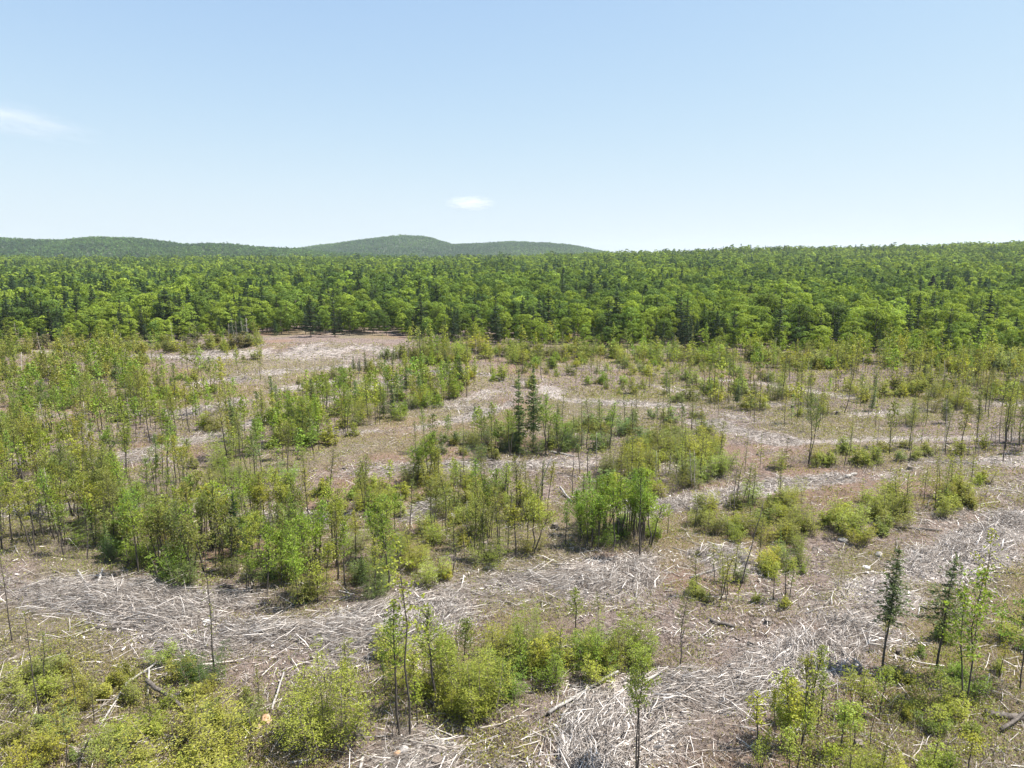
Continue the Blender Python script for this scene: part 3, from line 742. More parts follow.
for kind in BIG:
    L = [c for c in cand if c[0] == kind]
    L.sort(key=lambda c: -c[3] / math.hypot(c[1], c[2]))
    room = 298 - COUNT.get(kind, 0)
    vis = [c for c in L if abs(to_px(c[1], c[2], 0)[0] - 512) < 545]
    keep = set(id(c) for c in vis[:room])
    overflow += [c for c in L if id(c) not in keep]
    hs = sorted(c[3] for c in L); q1, q2 = hs[len(hs) // 3], hs[2 * len(hs) // 3]
    for c in vis[:room]:
        _, x, y, h, ci, phrase, cn = c
        size = ('tall' if h > q2 else 'low' if h < q1 else 'middling')
        if kind == 'dead_sapling': cn = 'grey'
        lab = None
        for (lx, ly, lp) in LANDMARKS:
            d = math.hypot(x - lx, y - ly)
            if d < 4.5:
                rel = 'behind' if y - ly > .8 * abs(x - lx) else 'in front of' if ly - y > .8 * abs(x - lx) else 'beside'
                lab = f'{size} {cn} {BIG[kind]} {"close " if d < 2.2 else ""}{rel} {lp}'
        if lab is None: lab = f'{size} {cn} {BIG[kind]} {phrase}'
        w = lab.split()
        place(kind, x, y, terrain(x, y), h, jit(ci), lab, CATS[kind], f'{GROUPS[kind]}: {lab}',
              tilt=(rng.normal() * .055, rng.normal() * .055), wide=rng.uniform(.85, 1.25))

# ------------------------------------------------------------------ forest beyond the clearing
EDGE = [(-300, 349), (0, 349), (100, 347), (200, 343), (270, 336), (390, 336), (450, 345), (560, 348), (700, 353), (850, 358), (1024, 363), (1300, 366)]
ea = np.array(EDGE, float); ex, ey, _ = at(ea[:, 0], ea[:, 1])
def edge_y(x, y):
    ang = x / np.maximum(y, 1)
    return np.interp(ang, ex / ey, ey)
pts = []
yy = 130.0
while yy < 1080:
    sp = np.interp(yy, [130, 300, 600, 1080], [4.4, 4.9, 5.8, 6.8])
    half = yy * .80 + 12
    xs = np.arange(-half, half, sp)
    X = xs + rng.uniform(-.48, .48, len(xs)) * sp; Y = yy + rng.uniform(-.48, .48, len(xs)) * sp
    pts.append(np.stack([X, Y], 1)); yy += sp * .92
pts = np.concatenate(pts)
wob = 5 * (fbm(pts[:, 0], pts[:, 1], 14, 171, 2) - .5)
pts = pts[pts[:, 1] > edge_y(pts[:, 0], pts[:, 1]) + wob]
ang = pts[:, 0] / pts[:, 1]
cn = fbm(pts[:, 0], pts[:, 1], 45, 191, 3)
pcon = np.interp(ang, [-.73, -.1, .2, .73], [.4, .3, .16, .13]) + (cn - .5) * 1.3
pcon = np.clip(pcon, .015, .7)
edge_d = pts[:, 1] - edge_y(pts[:, 0], pts[:, 1])
is_con = rng.random(len(pts)) < pcon
hgt = np.where(is_con, rng.normal(10.2, 1.7, len(pts)), rng.normal(9.8, 1.7, len(pts))) * (.56 + .14 * rng.random(len(pts)) + .34 * sst(edge_d / 22)) + 2.5 * (fbm(pts[:, 0], pts[:, 1], 60, 211, 2) - .5)
tall = rng.random(len(pts)) < .035
hgt = np.where(tall, hgt * 1.25, hgt)
hgt = np.clip(hgt + rng.normal(size=len(pts)) * .8, 5, 17)
G1, G2, G3 = np.array((.14, .205, .036)), np.array((.215, .278, .042)), np.array((.082, .13, .034))
hue = .6 * fbm(pts[:, 0], pts[:, 1], 22, 231, 3) + .4 * fbm(pts[:, 0], pts[:, 1], 110, 233, 2) + rng.normal(size=len(pts)) * .2
hue = np.clip((hue - .24) / .5, 0, 1)[:, None]
colb = np.where(hue < .5, G3 + (G1 - G3) * hue * 2, G1 + (G2 - G1) * (hue * 2 - 1)) * rng.normal(1, .16, (len(pts), 1))
colc = np.array((.043, .072, .033)) * rng.normal(1, .2, (len(pts), 1)) + np.array((.006, .01, .002)) * rng.random((len(pts), 1))
colr = np.clip(np.where(is_con[:, None], colc, colb), .008, .4)
zz = terrain(pts[:, 0], pts[:, 1])
view = hgt / np.hypot(pts[:, 0], pts[:, 1]) * np.where(np.abs(pts[:, 0] / pts[:, 1]) < .735, 1, .01) * (1 - .35 * sst(edge_d / 60))
used = np.zeros(len(pts), bool)
LBL = [('pale', 0), ('mid', 1)]
for kind, selm, room in (('broadleaf_tree', ~is_con, 296), ('conifer_tree', is_con, 284)):
    ids = np.nonzero(selm)[0]; ids = ids[np.argsort(-view[ids])][:room]
    for i in ids:
        used[i] = True
        row = 'in the front row of the forest edge' if edge_d[i] < 7 else 'in the second rank behind the forest edge' if edge_d[i] < 18 else 'inside the forest behind its edge trees'
        size = 'tall' if hgt[i] > 10.8 else 'short' if hgt[i] < 8.8 else 'middling'
        if kind == 'broadleaf_tree':
            tone = 'light green' if hue[i, 0] > .62 else 'dark green' if hue[i, 0] < .35 else 'mid green'
            lab = f'{size} {tone} round-crowned broadleaf tree {row}'; cat = 'tree'
        else:
            tone = 'blackish green' if colr[i, 1] < .074 else 'dull green'
            lab = f'{size} {tone} spire-shaped conifer {row}'; cat = 'conifer'
        place(kind, pts[i, 0], pts[i, 1], zz[i], hgt[i], colr[i], lab, cat, 'forest edge: ' + lab, var=int(rng.integers(BASE_N[kind])), wide=rng.uniform(.85, 1.45))

# the rest of the forest: one mass, coarser with distance
def merge_stamps(V, Q, P, Z, S, WD, ROT, COLR):
    """copies of one small crown at many points, as arrays"""
    n, m = len(P), len(V)
    c, s = np.cos(ROT)[:, None], np.sin(ROT)[:, None]
    X = (V[:, 0] * c - V[:, 1] * s) * (S * WD)[:, None] + P[:, :1]
    Y = (V[:, 0] * s + V[:, 1] * c) * (S * WD)[:, None] + P[:, 1:2]
    ZZ = V[:, 2] * S[:, None] + Z[:, None]
    VV = np.stack([X, Y, ZZ], -1).reshape(-1, 3)
    QQ = (Q[None] + (np.arange(n) * m)[:, None, None]).reshape(-1, 4)
    return VV, QQ, np.repeat(COLR, m, 0)
mass = Geo()
def stamp_mass(sel, protos, unit_h, zs, cols, hs, P):
    ids = np.nonzero(sel)[0]
    which = rng.integers(len(protos), size=len(ids))
    for k, (V, Q) in enumerate(protos):
        j = ids[which == k]
        if len(j) == 0: continue
        v, q, c = merge_stamps(V, Q, P[j], zs[j], hs[j] / unit_h, rng.uniform(.75, 1.5, len(j)), rng.uniform(0, 6.28, len(j)), cols[j])
        mass.add(v, q, c)
def far_broad(s, cl, per, lf):
    return broadleaf(10, 2.4 + .3 * (s % 3), .3, cl, per, lf, g=g_(400 + s), trunk=False)[1].arrays()
def far_con(s, tiers, per, lf, k=1):
    tr, cr = Geo(), Geo(); g = g_(450 + s)
    for i in range(tiers):
        k_ = i / tiers; t = .08 + .9 * k_; L = 2.0 * (1 - k_) ** .75 + .15
        n = per
        a = g.uniform(0, 6.28, n); u = np.sqrt(g.random(n)) * L
        C = np.stack([np.cos(a) * u, np.sin(a) * u, t * 11 - u * .15 + g.normal(size=n) * .2], 1)
        cr.leaves(C, lf[0], lf[1], nrm=np.stack([np.cos(a), np.sin(a), np.zeros(n) + .75], 1), g=g)
    cr.leaves(np.array([[0, 0, 10.7], [0, 0, 10.3]]), .9, .25, axis=np.tile([0, 0, 1.], (2, 1)), spread=.2, g=g)
    return cr.arrays()
dist = np.hypot(pts[:, 0], pts[:, 1])
rest = ~used
bands = [(0, 330, [far_broad(s, 22, 46, (.46, .34)) for s in range(5)], [far_con(s, 16, 22, (.7, .34)) for s in range(4)]),
         (330, 560, [far_broad(10 + s, 15, 24, (.72, .55)) for s in range(5)], [far_con(10 + s, 12, 13, (.95, .5)) for s in range(4)]),
         (560, 2000, [far_broad(20 + s, 9, 13, (1.2, .95)) for s in range(5)], [far_con(20 + s, 8, 7, (1.4, .8)) for s in range(4)])]
for lo, hi, pb, pc in bands:
    b = rest & (dist >= lo) & (dist < hi)
    stamp_mass(b & ~is_con, pb, 10.0, zz, colr, hgt, pts)
    stamp_mass(b & is_con, pc, 11.0, zz, colr, hgt, pts)

# ------------------------------------------------------------------ hills on the horizon
M_HILL, nt, nd, lk = newmat('hill_floor')
p = N(nt, 'ShaderNodeBsdfPrincipled', i_Roughness=1.0)
no = N(nt, 'ShaderNodeTexNoise', i_Scale=.03, i_Detail=6.0)
lk.new(N(nt, 'ShaderNodeNewGeometry').outputs['Position'], no.inputs['Vector'])
lk.new(mixc(nt, ramp(nt, no.outputs['Fac'], .4, .6), (.03, .045, .015), (.05, .07, .02)), p.inputs['Base Color'])
lk.new(p.outputs[0], N(nt, 'ShaderNodeOutputMaterial').inputs['Surface'])
HILLS = [
    (3300, 800, [(60, 258), (150, 253), (250, 250), (300, 249), (335, 245), (370, 239.5), (405, 236), (430, 237.5), (455, 244.5), (480, 243.5), (510, 241.5), (545, 243), (575, 246), (600, 251), (640, 258), (720, 270)]),
    (2150, 560, [(-420, 242), (-150, 234), (0, 237), (40, 240), (70, 241.5), (110, 238), (150, 239.5), (190, 244.5), (230, 243.5), (260, 246), (300, 248.5), (350, 253), (410, 258), (480, 266)]),
]
HP, HZ, HH, HC = [], [], [], []
hv, hq = Geo(), None
for D, W, sky in HILLS:
    a = np.array(sky, float)
    cx = (a[:, 0] - 512) / F * D; cz = H + (HORIZON - a[:, 1]) / F * D - 9
    def hill_z(x, y, cx=cx, cz=cz, D=D, W=W):
        c0 = np.interp(x * (D / np.maximum(y, 1)) ** .5, cx, cz)
        return (c0 + 14) * np.exp(-((y - D) / W) ** 2 * 1.6) - 14 + (14 if D < 3000 else 11) * (fbm(x, y, 210, 301, 4) - .5)
    xs = np.linspace(cx[0], cx[-1], 150); ys = np.linspace(D - 1.5 * W, D + 1.3 * W, 50)
    X, Y = np.meshgrid(xs, ys); id2 = np.arange(X.size).reshape(X.shape)
    q = np.stack([id2[:-1, :-1], id2[:-1, 1:], id2[1:, 1:], id2[1:, :-1]], -1).reshape(-1, 4)
    hv.add(np.stack([X.ravel(), Y.ravel(), hill_z(X.ravel(), Y.ravel())], 1), q)
    sp = 9.0 if D > 3000 else 7.5
    n = int((cx[-1] - cx[0]) * (W * 1.35) / sp ** 2)
    x = rng.uniform(cx[0], cx[-1], n); y = rng.uniform(D - 1.2 * W, D + .15 * W, n)
    k = np.abs(x / y) < .80
    x, y = x[k], y[k]; z = hill_z(x, y); k = z > -6; x, y, z = x[k], y[k], z[k]
    HP.append(np.stack([x, y], 1)); HZ.append(z - 1); HH.append(rng.normal(10.5, 1.9, len(x)).clip(6, 16))
    t = np.clip((fbm(x, y, 170, 331, 3) - .25) / .5 + rng.normal(size=len(x)) * .2, 0, 1)[:, None]
    HC.append((np.array((.045, .088, .03)) * (1 - t) + np.array((.1, .17, .036)) * t) * rng.normal(1, .22, (len(x), 1)).clip(.5, 1.5))
tag(link('hills', hv.mesh('hills', M_HILL, True)), kind='structure')
HP, HZ, HH, HC = np.concatenate(HP), np.concatenate(HZ), np.concatenate(HH), np.concatenate(HC)
stamp_mass(np.ones(len(HP), bool), [far_broad(30 + s, 6, 3, (3.0, 2.4)) for s in range(4)] + [far_con(30, 6, 3, (2.2, 1.2))], 10.0, HZ, HC, HH, HP)
tag(link('forest', mass.mesh('forest', M_FOREST)), 'dense mixed green forest covering the rising land and distant hills', 'forest', kind='stuff')

# overflow of young growth: one thicket
thick = Geo()
TH = {}
for kind, tr_n in (('leafy_sapling', 5), ('slender_sapling', 5), ('bush', 5), ('young_spruce', 2), ('dead_sapling', 2)):
    g = g_(500)
    if kind == 'leafy_sapling': TH[kind] = [sapling(5, .44, 18, .95, 22, (.2, .14), g=g_(500 + s), clump=.16) for s in range(5)], 5.0
    elif kind == 'slender_sapling': TH[kind] = [sapling(4.5, .3, 18, .68, 22, (.16, .09), .35, 'cone', clump=.09, r0=.03, g=g_(520 + s)) for s in range(5)], 4.5
    elif kind == 'bush': TH[kind] = [bush(1.8, 1.7, 8, (.16, .09), .4, g=g_(540 + s)) for s in range(5)], 1.8
    elif kind == 'young_spruce': TH[kind] = [spruce(4.5, .2, .8, 12, 6, g=g_(560), spray=(.35, .14))], 4.5
    else: TH[kind] = [dead_pole(4, g=g_(570 + s)) for s in range(2)], 4.0
wood = Geo()
for c in overflow:
    pr, h0 = TH[c[0]]; tr, cr = pr[int(rng.integers(len(pr)))]
    ro = np.array([rng.uniform(0, 6.28)]); P = np.array([[c[1], c[2]]]); z = np.array([terrain(c[1], c[2])]); s = np.array([c[3] / h0]); w = np.array([rng.uniform(.85, 1.25)])
    for gg, dst, colx in ((tr, thick, (.09, .075, .06)), (cr, thick, jit(c[4]) if c[0] != 'dead_sapling' else (.22, .2, .18))):
        V, Q = gg.arrays()
        v, q, cc = merge_stamps(V, Q, P, z, s, w, ro, np.array([colx], float))
        dst.add(v, q, cc)
if overflow:
    tag(link('thicket', thick.mesh('thicket', M_STUFFLEAF)), 'mass of small far-off saplings and scrub across the clearing', 'thicket', kind='stuff')

# ------------------------------------------------------------------ logging slash
def sticks(n, ymin, ymax, rmin, rmax, lmin, lmax, thr, pile, geo, xpow=1.0):
    """many pale sticks lying on the skid trails"""
    got = 0
    while got < n:
        m = 6000
        y = ymin + (ymax - ymin) * rng.random(m) ** xpow
        x = rng.uniform(-1, 1, m) * (y * .76 + 4)
        t, a = trail_mask(x, y)
        d = fbm(x, y, 3.2, 401, 2)
        k = rng.random(m) < (t * (.35 + 1.3 * d)) ** thr * np.where(x > 4, .55, 1)
        x, y, t, a, d = x[k], y[k], t[k], a[k], d[k]
        c = len(x)
        if c == 0: continue
        L = rng.uniform(lmin, lmax, c) * rng.uniform(.4, 1, c)
        sw = (fbm(x, y, 6, 421, 2) - .5) * 3.0 + .4
        th = a + sw + rng.normal(size=c) * .42
        th = np.where(rng.random(c) < .2, rng.uniform(0, 6.28, c), th)
        el = rng.normal(size=c) * .18
        dv = np.stack([np.cos(th) * np.cos(el), np.sin(th) * np.cos(el), np.sin(el)], 1)
        z = terrain(x, y) + rng.random(c) * pile * t * (.3 + 1.4 * d) + .01 + np.abs(dv[:, 2]) * L * .35
        P = np.stack([x, y, z], 1)
        r = rng.uniform(rmin, rmax, c) * (.5 + .5 * rng.random(c)) * np.where((x > 4) & (rng.random(c) < .2), 1.5, 1)
        L = np.where(x > 4, L * .72, L)
        up = np.array([0, 0, 1.]); s = np.cross(dv, up); s /= np.linalg.norm(s, axis=1)[:, None]; u = np.cross(s, dv)
        bend = s * (rng.normal(size=c) * .05 * L)[:, None]
        V = []
        for f, rr in ((-.5, 1.0), (0., .85), (.5, .45)):
            cen = P + dv * (L * f)[:, None] + (bend if f == 0 else 0)
            for ph in (0.5, 2.6, 4.7):
                V.append(cen + (s * math.cos(ph) + u * math.sin(ph)) * (r * rr)[:, None])
        V = np.stack(V, 1)
        Q = []
        for i in (0, 1):
            for j in range(3):
                Q.append([i * 3 + j, i * 3 + (j + 1) % 3, (i + 1) * 3 + (j + 1) % 3, (i + 1) * 3 + j])
        Q = np.array(Q)
        Q = np.concatenate([Q, [[2, 1, 0, 2], [6, 7, 8, 6]]])
        geo.add(V.reshape(-1, 3), (Q[None] + (np.arange(c) * 9)[:, None, None]).reshape(-1, 4))
        got += c
sl = Geo()
sticks(29000, 22, 62, .006, .02, .3, 2.1, 2.1, .45, sl, 1.1)
sticks(3000, 24, 60, .02, .04, .5, 2.8, 1.8, .5, sl, 1.1)
sticks(16000, 55, 110, .014, .035, .5, 2.2, 1.1, .3, sl)
sticks(9000, 100, 178, .025, .05, .6, 2.4, 1.1, .3, sl)
# flat splinters and bark chips
def chips_on(n, ymin, ymax, geo):
    y = ymin + (ymax - ymin) * rng.random(n) ** 1.2; x = rng.uniform(-1, 1, n) * (y * .76 + 4)
    t, a = trail_mask(x, y)
    k = rng.random(n) < t * np.where(x > 2, 1, .5) * sst((fbm(x, y, 5, 47, 3) - .4) / .2)
    x, y = x[k], y[k]; n = len(x)
    geo.leaves(np.stack([x, y, terrain(x, y) + .03 + rng.random(n) * .12], 1), rng.uniform(.1, .45, n), rng.uniform(.03, .11, n), nrm=np.tile([0, 0, 1.2], (n, 1)))
chips_on(150000, 23, 75, sl)
# thin litter off the trails
def litter(n, ymin, ymax, geo):
    y = ymin + (ymax - ymin) * rng.random(n) ** 1.2; x = rng.uniform(-1, 1, n) * (y * .76 + 4)
    k = fbm(x, y, 8, 441, 3) > .38
    x, y = x[k], y[k]
    for i in range(len(x)):
        th = rng.uniform(0, 6.28); L = rng.uniform(.3, 1.6); e = rng.normal() * .18
        d = np.array([math.cos(th), math.sin(th), e]) * L / 2; c = np.array([x[i], y[i], terrain(x[i], y[i]) + abs(e) * L * .4 + .03])
        r = rng.uniform(.008, .024)
        geo.tube([c - d, c + rng.normal(size=3) * .03, c + d], [r, r * .85, r * .4], 3, False)
litter(26000, 24, 120, sl)
tag(link('slash', sl.mesh('slash', M_SLASH)), 'bleached grey slash branches strewn along the skid trails', 'slash', kind='stuff')

# dead fine twigs standing among the young growth
bw = Geo()
px_, py_ = [], []
for W, (poly, phrase, items) in zip(ZONE_W, ZONES):
    lo, hi = np.min(W, 0), np.max(W, 0); area = (hi[0] - lo[0]) * (hi[1] - lo[1])
    n = int(min(area * (8 if lo[1] < 70 else 2.6), 15000))
    X = rng.uniform(lo[0], hi[0], n); Y = rng.uniform(lo[1], hi[1], n)
    k = inside(W, X, Y) & (fbm(X, Y, 4, 471, 2) > .46) & (trail_mask(X, Y)[0] < .5)
    px_.append(X[k]); py_.append(Y[k])
px_, py_ = np.concatenate(px_), np.concatenate(py_)
for bx, by, num, sg in ((815, 462, 700, 1.8), (870, 466, 500, 2.2), (850, 470, 400, 2.5), (486, 706, 260, .7), (280, 602, 300, 1.0), (590, 545, 700, 2.2), (625, 545, 500, 1.8), (372, 600, 300, 1.0), (640, 556, 300, 1.4), (700, 376, 400, 3), (60, 552, 300, 1.6), (330, 735, 200, .7), (520, 664, 160, .6), (400, 742, 200, .6)):
    X, Y, _ = at(bx, by)
    px_ = np.append(px_, X + rng.normal(size=num) * sg); py_ = np.append(py_, Y + rng.normal(size=num) * sg * .8)
Y = 24 + 130 * rng.random(60000) ** 1.4; X = rng.uniform(-1, 1, 60000) * (Y * .76 + 4)
k = (fbm(X, Y, 5, 491, 3) > .52) & (trail_mask(X, Y)[0] < .45)
px_ = np.append(px_, X[k]); py_ = np.append(py_, Y[k])
n = len(px_); zt_ = terrain(px_, py_)
L = rng.uniform(.3, 1.1, n); d = rng.normal(size=(n, 3)) * [.6, .6, .3] + [0, 0, .75]; d /= np.linalg.norm(d, axis=1)[:, None]
sd = np.cross(d, rng.normal(size=(n, 3))); sd /= np.linalg.norm(sd, axis=1)[:, None]; s2 = np.cross(d, sd)
P0 = np.stack([px_, py_, zt_ - .03], 1); rr_ = (.006 + .00012 * py_)[:, None]
V = np.stack([P0 + sd * rr_, P0 - sd * rr_ * .5 + s2 * rr_ * .87, P0 - sd * rr_ * .5 - s2 * rr_ * .87, P0 + d * L[:, None]], 1)
bw.add(V.reshape(-1, 3), (np.array([[0, 1, 3, 0], [1, 2, 3, 1], [2, 0, 3, 2]])[None] + (np.arange(n) * 4)[:, None, None]).reshape(-1, 4))
tag(link('brushwood', bw.mesh('brushwood', M_TWIG)), 'fine dead grey-brown twigs standing among the young growth', 'brushwood', kind='stuff')

# branches large enough to count
BR = []
for s in range(8):
    g = g_(600 + s); b = Geo()
    P = np.array([[t, (g.normal() * .012), .02 + g.normal() * .008] for t in np.linspace(-.5, .5, 6)])
    P[:, 1] += .025 * np.sin(np.linspace(0, 3.1, 6)) * g.choice([-1, 1])
    b.tube(P, np.linspace(.017, .007, 6), 6, True)
    if s % 2:
        for k in range(3):
            o = P[2 + k]; a = g.choice([-1, 1]) * g.uniform(.4, .9)
            b.tube([o, o + np.array([math.cos(a), math.sin(a), .15]) * g.uniform(.12, .3)], [.006, .002], 4, False)
    BR.append(b.mesh('branch', M_DEAD, True))
nb = 0
while nb < 285:
    y = 26 + 55 * rng.random() ** 1.3; x = rng.uniform(-1, 1) * y * .74
    t, a = trail_mask(np.array([x]), np.array([y]))
    if rng.random() > t[0] * .9 + .1: continue
    o = link('branch', BR[int(rng.integers(8))]); L = rng.uniform(1.0, 2.9)
    o.scale = (L, L, L * rng.uniform(.8, 1.3)); o.rotation_euler = (rng.normal() * .2, rng.normal() * .07, a[0] + (rng.normal() * .7 if rng.random() < .75 else rng.uniform(0, 6.28)))
    o.location = (x, y, float(terrain(x, y)) + .06 + .25 * rng.random() * t[0])
    ln = 'long' if L > 2.3 else 'short' if L < 1.5 else 'middling'
    px, py, _ = to_px(x, y, 0)
    wh = 'on the grey slash windrow behind the shrub belt' if px < 440 and 560 < py < 660 else 'on the broad white slash before the dark spruces' if px > 540 and py > 610 else 'on the grey slope behind the conical bush' if px >= 440 and py > 520 else 'on the mossy ground before the windrow' if py > 640 else 'on the slash strips farther back'
    near = None
    for (lx, ly, lp) in LANDMARKS:
        if lp != 'x' and math.hypot(x - lx, y - ly) < 2.6: near = lp
    lab = f'{ln} bleached fallen branch {"beside " + near if near else "lying " + wh}'
    tag(o, lab, 'branch', 'fallen branches: ' + lab); nb += 1

# logs, snags, stumps, stones at the places the photograph shows
def log(p0, p1, r, mat, label, z0=.0, z1=.0, broken=False, stubs=2, seed=0):
    g = g_(700 + seed)
    x0, y0, za = [float(v) for v in at(*p0)]; x1, y1, zb = [float(v) for v in at(*p1)]
    A = np.array([x0, y0, za + r * .7 + z0]); B = np.array([x1, y1, zb + r * .7 + z1])
    o = bpy.data.objects.new('log', None); COL.objects.link(o); o.location = tuple((A + B) / 2)
    c = (A + B) / 2; n = 9
    P = np.array([A + (B - A) * t - c + np.append(g.normal(size=2) * r * .25, g.normal() * r * .15) for t in np.linspace(0, 1, n)])
    b = Geo(); rad = np.linspace(r, r * .72, n) * g.uniform(.92, 1.08, n)
    b.tube(P, rad, 9, True)
    for k in range(stubs):
        i = int(g.integers(1, n - 1)); d = g.normal(size=3); d[2] = abs(d[2]); d /= np.linalg.norm(d)
        b.tube([P[i], P[i] + d * r * g.uniform(1.8, 4)], [r * .25, r * .1], 4, False)
    tag(o, label, 'log')
    link('stem', b.mesh('log_stem', mat, True), o)
    for e, rr, s in ((P[0], rad[0], -1), (P[-1], rad[-1], 1)):
        d = (P[-1] - P[0]) / np.linalg.norm(P[-1] - P[0]) * s
        f = Geo(); f.tube([e - d * .004, e + d * .012], [rr * .93, rr * .9], 9, True)
        link('cut_end', f.mesh('cut_end', M_CUT), o)
    LANDMARKS.append((c[0], c[1], 'x'))
    return o
M_PALELOG = wood_mat('pale_log', (.3, .27, .24), (.5, .47, .43), 7)
M_DARKLOG = wood_mat('dark_log', (.075, .06, .048), (.2, .17, .145), 7)
log((548, 716), (618, 676), .085, M_PALELOG, 'longest pale fallen log, sloping up beside the white slash', .1, .25, seed=1)
log((470, 762), (560, 706), .035, M_DARKLOG, 'thin dark log lying below the lower end of the longest pale log', seed=2)
log((431, 746), (457, 745), .1, M_PALELOG, 'short thick pale log lying level near the bottom frame edge', seed=3)
log((412, 770), (422, 744), .1, M_PALELOG, 'stubby pale log pointing away, at the foot of the tallest thin tree', seed=4)
log((360, 772), (363, 758), .09, M_PALELOG, 'stubby upright-looking pale log cut by the bottom frame edge', seed=5)
log((290, 764), (318, 760), .07, M_PALELOG, 'pale log lying below the widest yellow-green bush', seed=6)
log((97, 590), (103, 574), .1, M_PALELOG, 'thicker of two pale logs at the back of the slash windrow', .2, .35, seed=7)
log((78, 574), (88, 588), .06, M_PALELOG, 'thinner of two pale logs at the back of the slash windrow', .3, .1, seed=8)
log((148, 690), (186, 712), .12, M_DARKLOG, 'grey splintered log with dark underside in the jackstraw heap', .45, .1, seed=9)
log((100, 728), (128, 688), .05, M_PALELOG, 'bleached stick-like log leading into the jackstraw heap', .05, .3, seed=10)
log((126, 690), (172, 655), .055, M_PALELOG, 'bleached log climbing from the jackstraw heap to the windrow', .3, .1, seed=11)
log((150, 678), (148, 700), .05, M_PALELOG, 'short bleached log crossing the top of the jackstraw heap', .5, .2, seed=12)
log((158, 672), (188, 671), .04, M_DARKLOG, 'thin dark log lying flat above the jackstraw heap', .1, .1, seed=13)
log((205, 722), (230, 732), .08, M_PALELOG, 'pale log resting on the green slope beyond the golden bush', seed=14)
log((272, 712), (284, 676), .06, M_PALELOG, 'slim pale log leaning into the widest yellow-green bush', .1, .2, seed=15)
log((710, 622), (735, 628), .13, M_DARKLOG, 'dark thick log lying level on the grey slope', seed=16)
log((690, 578), (740, 562), .06, M_PALELOG, 'long slim grey log crossing the grey slope', seed=17)
log((676, 672), (706, 702), .06, M_PALELOG, 'slim pale log pointing down toward the broad white slash', seed=18)
log((748, 676), (752, 655), .06, M_PALELOG, 'short pale log standing out at the edge of the white slash', seed=19)
log((885, 527), (942, 531), .1, M_DARKLOG, 'long dark log lying below the pale yellow-green patch', seed=20)
log((985, 716), (1035, 722), .2, M_DARKLOG, 'thickest dark log, half hidden at the frame edge', seed=21)
log((1000, 735), (1030, 716), .09, M_DARKLOG, 'dark log crossing over the thickest dark log', .25, .3, seed=22)
log((990, 572), (1040, 577), .09, M_DARKLOG, 'grey log on the slash by the frame edge', seed=23)
log((545, 562), (520, 578), .06, M_PALELOG, 'pale log lying at the foot of the isolated clump', seed=24)
log((560, 545), (500, 560), .05, M_DARKLOG, 'dark slim log behind the slash strip', seed=25)
log((549, 452), (575, 457), .12, M_PALELOG, 'pale far log lying beyond the bleached snag', seed=26)
log((462, 498), (480, 487), .1, M_PALELOG, 'pale log near the white boulder', seed=27)
log((560, 492), (572, 503), .1, M_PALELOG, 'pale log leaning near the foot of the bleached snag', .4, 0, seed=28)
log((456, 505), (462, 514), .1, M_PALELOG, 'short pale log touching the white boulder', seed=29)
log((700, 470), (725, 466), .2, M_DARKLOG, 'dark far log on the flat above the narrow trail', seed=30)
log((846, 478), (856, 475), .2, M_PALELOG, 'bright broken log on the narrow trail', seed=31)
log((575, 760), (640, 735), .05, M_DARKLOG, 'dark slim log at the near edge of the white slash', seed=32)
log((640, 688), (668, 672), .05, M_PALELOG, 'slim pale log behind the feathery sapling', .1, .3, seed=33)
log((820, 655), (866, 640), .05, M_PALELOG, 'slim bleached log on the white slash before the narrower dark spruce', seed=34)
log((890, 600), (925, 588), .06, M_PALELOG, 'bleached log lying behind the two dark spruces', seed=35)
log((0, 694), (14, 688), .1, M_PALELOG, 'pale log half out of frame on the olive slope', seed=36)
log((0, 680), (32, 655), .05, M_PALELOG, 'slim bleached log crossing the olive slope at the frame edge', seed=37)

def snag(px, by, tpx, ty, r, mat, label, seed):
    x, y, z = [float(v) for v in at(px, by)]
    h = height_for(px, by, ty); g = g_(800 + seed)
    o = bpy.data.objects.new('snag', None); COL.objects.link(o); o.location = (x, y, z)
    tag(o, label, 'dead tree')
    dx = (tpx - px) / F * math.hypot(y, H)
    P = np.array([[dx * t + g.normal() * .03, g.normal() * .03, -.15 + (h + .15) * t] for t in np.linspace(0, 1, 7)])
    b = Geo(); b.tube(P, np.linspace(r, r * .35, 7), 7, True); link('trunk', b.mesh('snag_trunk', mat, True), o)
    w = Geo()
    for i in range(12):
        q = along(P, g.uniform(.2, .98)); a = g.uniform(0, 6.28)
        w.tube([q, q + np.array([math.cos(a), math.sin(a), g.uniform(-.3, .6)]) * g.uniform(.15, .6)], [r * .2, r * .06], 3, False)
    link('crown', w.mesh('snag_crown', mat), o)
snag(738, 592, 757, 503, .05, M_DARKLOG, 'leaning dark dead pole on the grey slope, its top over the narrow trail', 1)
snag(534, 503, 551, 456, .1, M_PALELOG, 'bleached leaning snag in the middle of the clearing', 2)
snag(541, 502, 543, 462, .09, M_DARKLOG, 'dark upright snag beside the bleached leaning snag', 3)
snag(74, 770, 92, 735, .06, M_DARKLOG, 'dark broken snag on the olive slope', 4)
snag(620, 665, 622, 640, .1, M_DARKLOG, 'short dark broken snag among bushes behind the longest pale log', 5)
snag(252, 748, 252, 715, .035, M_DARKLOG, 'short bare stake between the golden bush and the widest bush', 6)
snag(505, 500, 506, 470, .12, M_DARKLOG, 'dark broken stub left of the bleached snag'.replace('left of', 'next to'), 7)
snag(572, 497, 573, 455, .06, M_DARKLOG, 'thin dark dead pole past the bleached snag', 8)

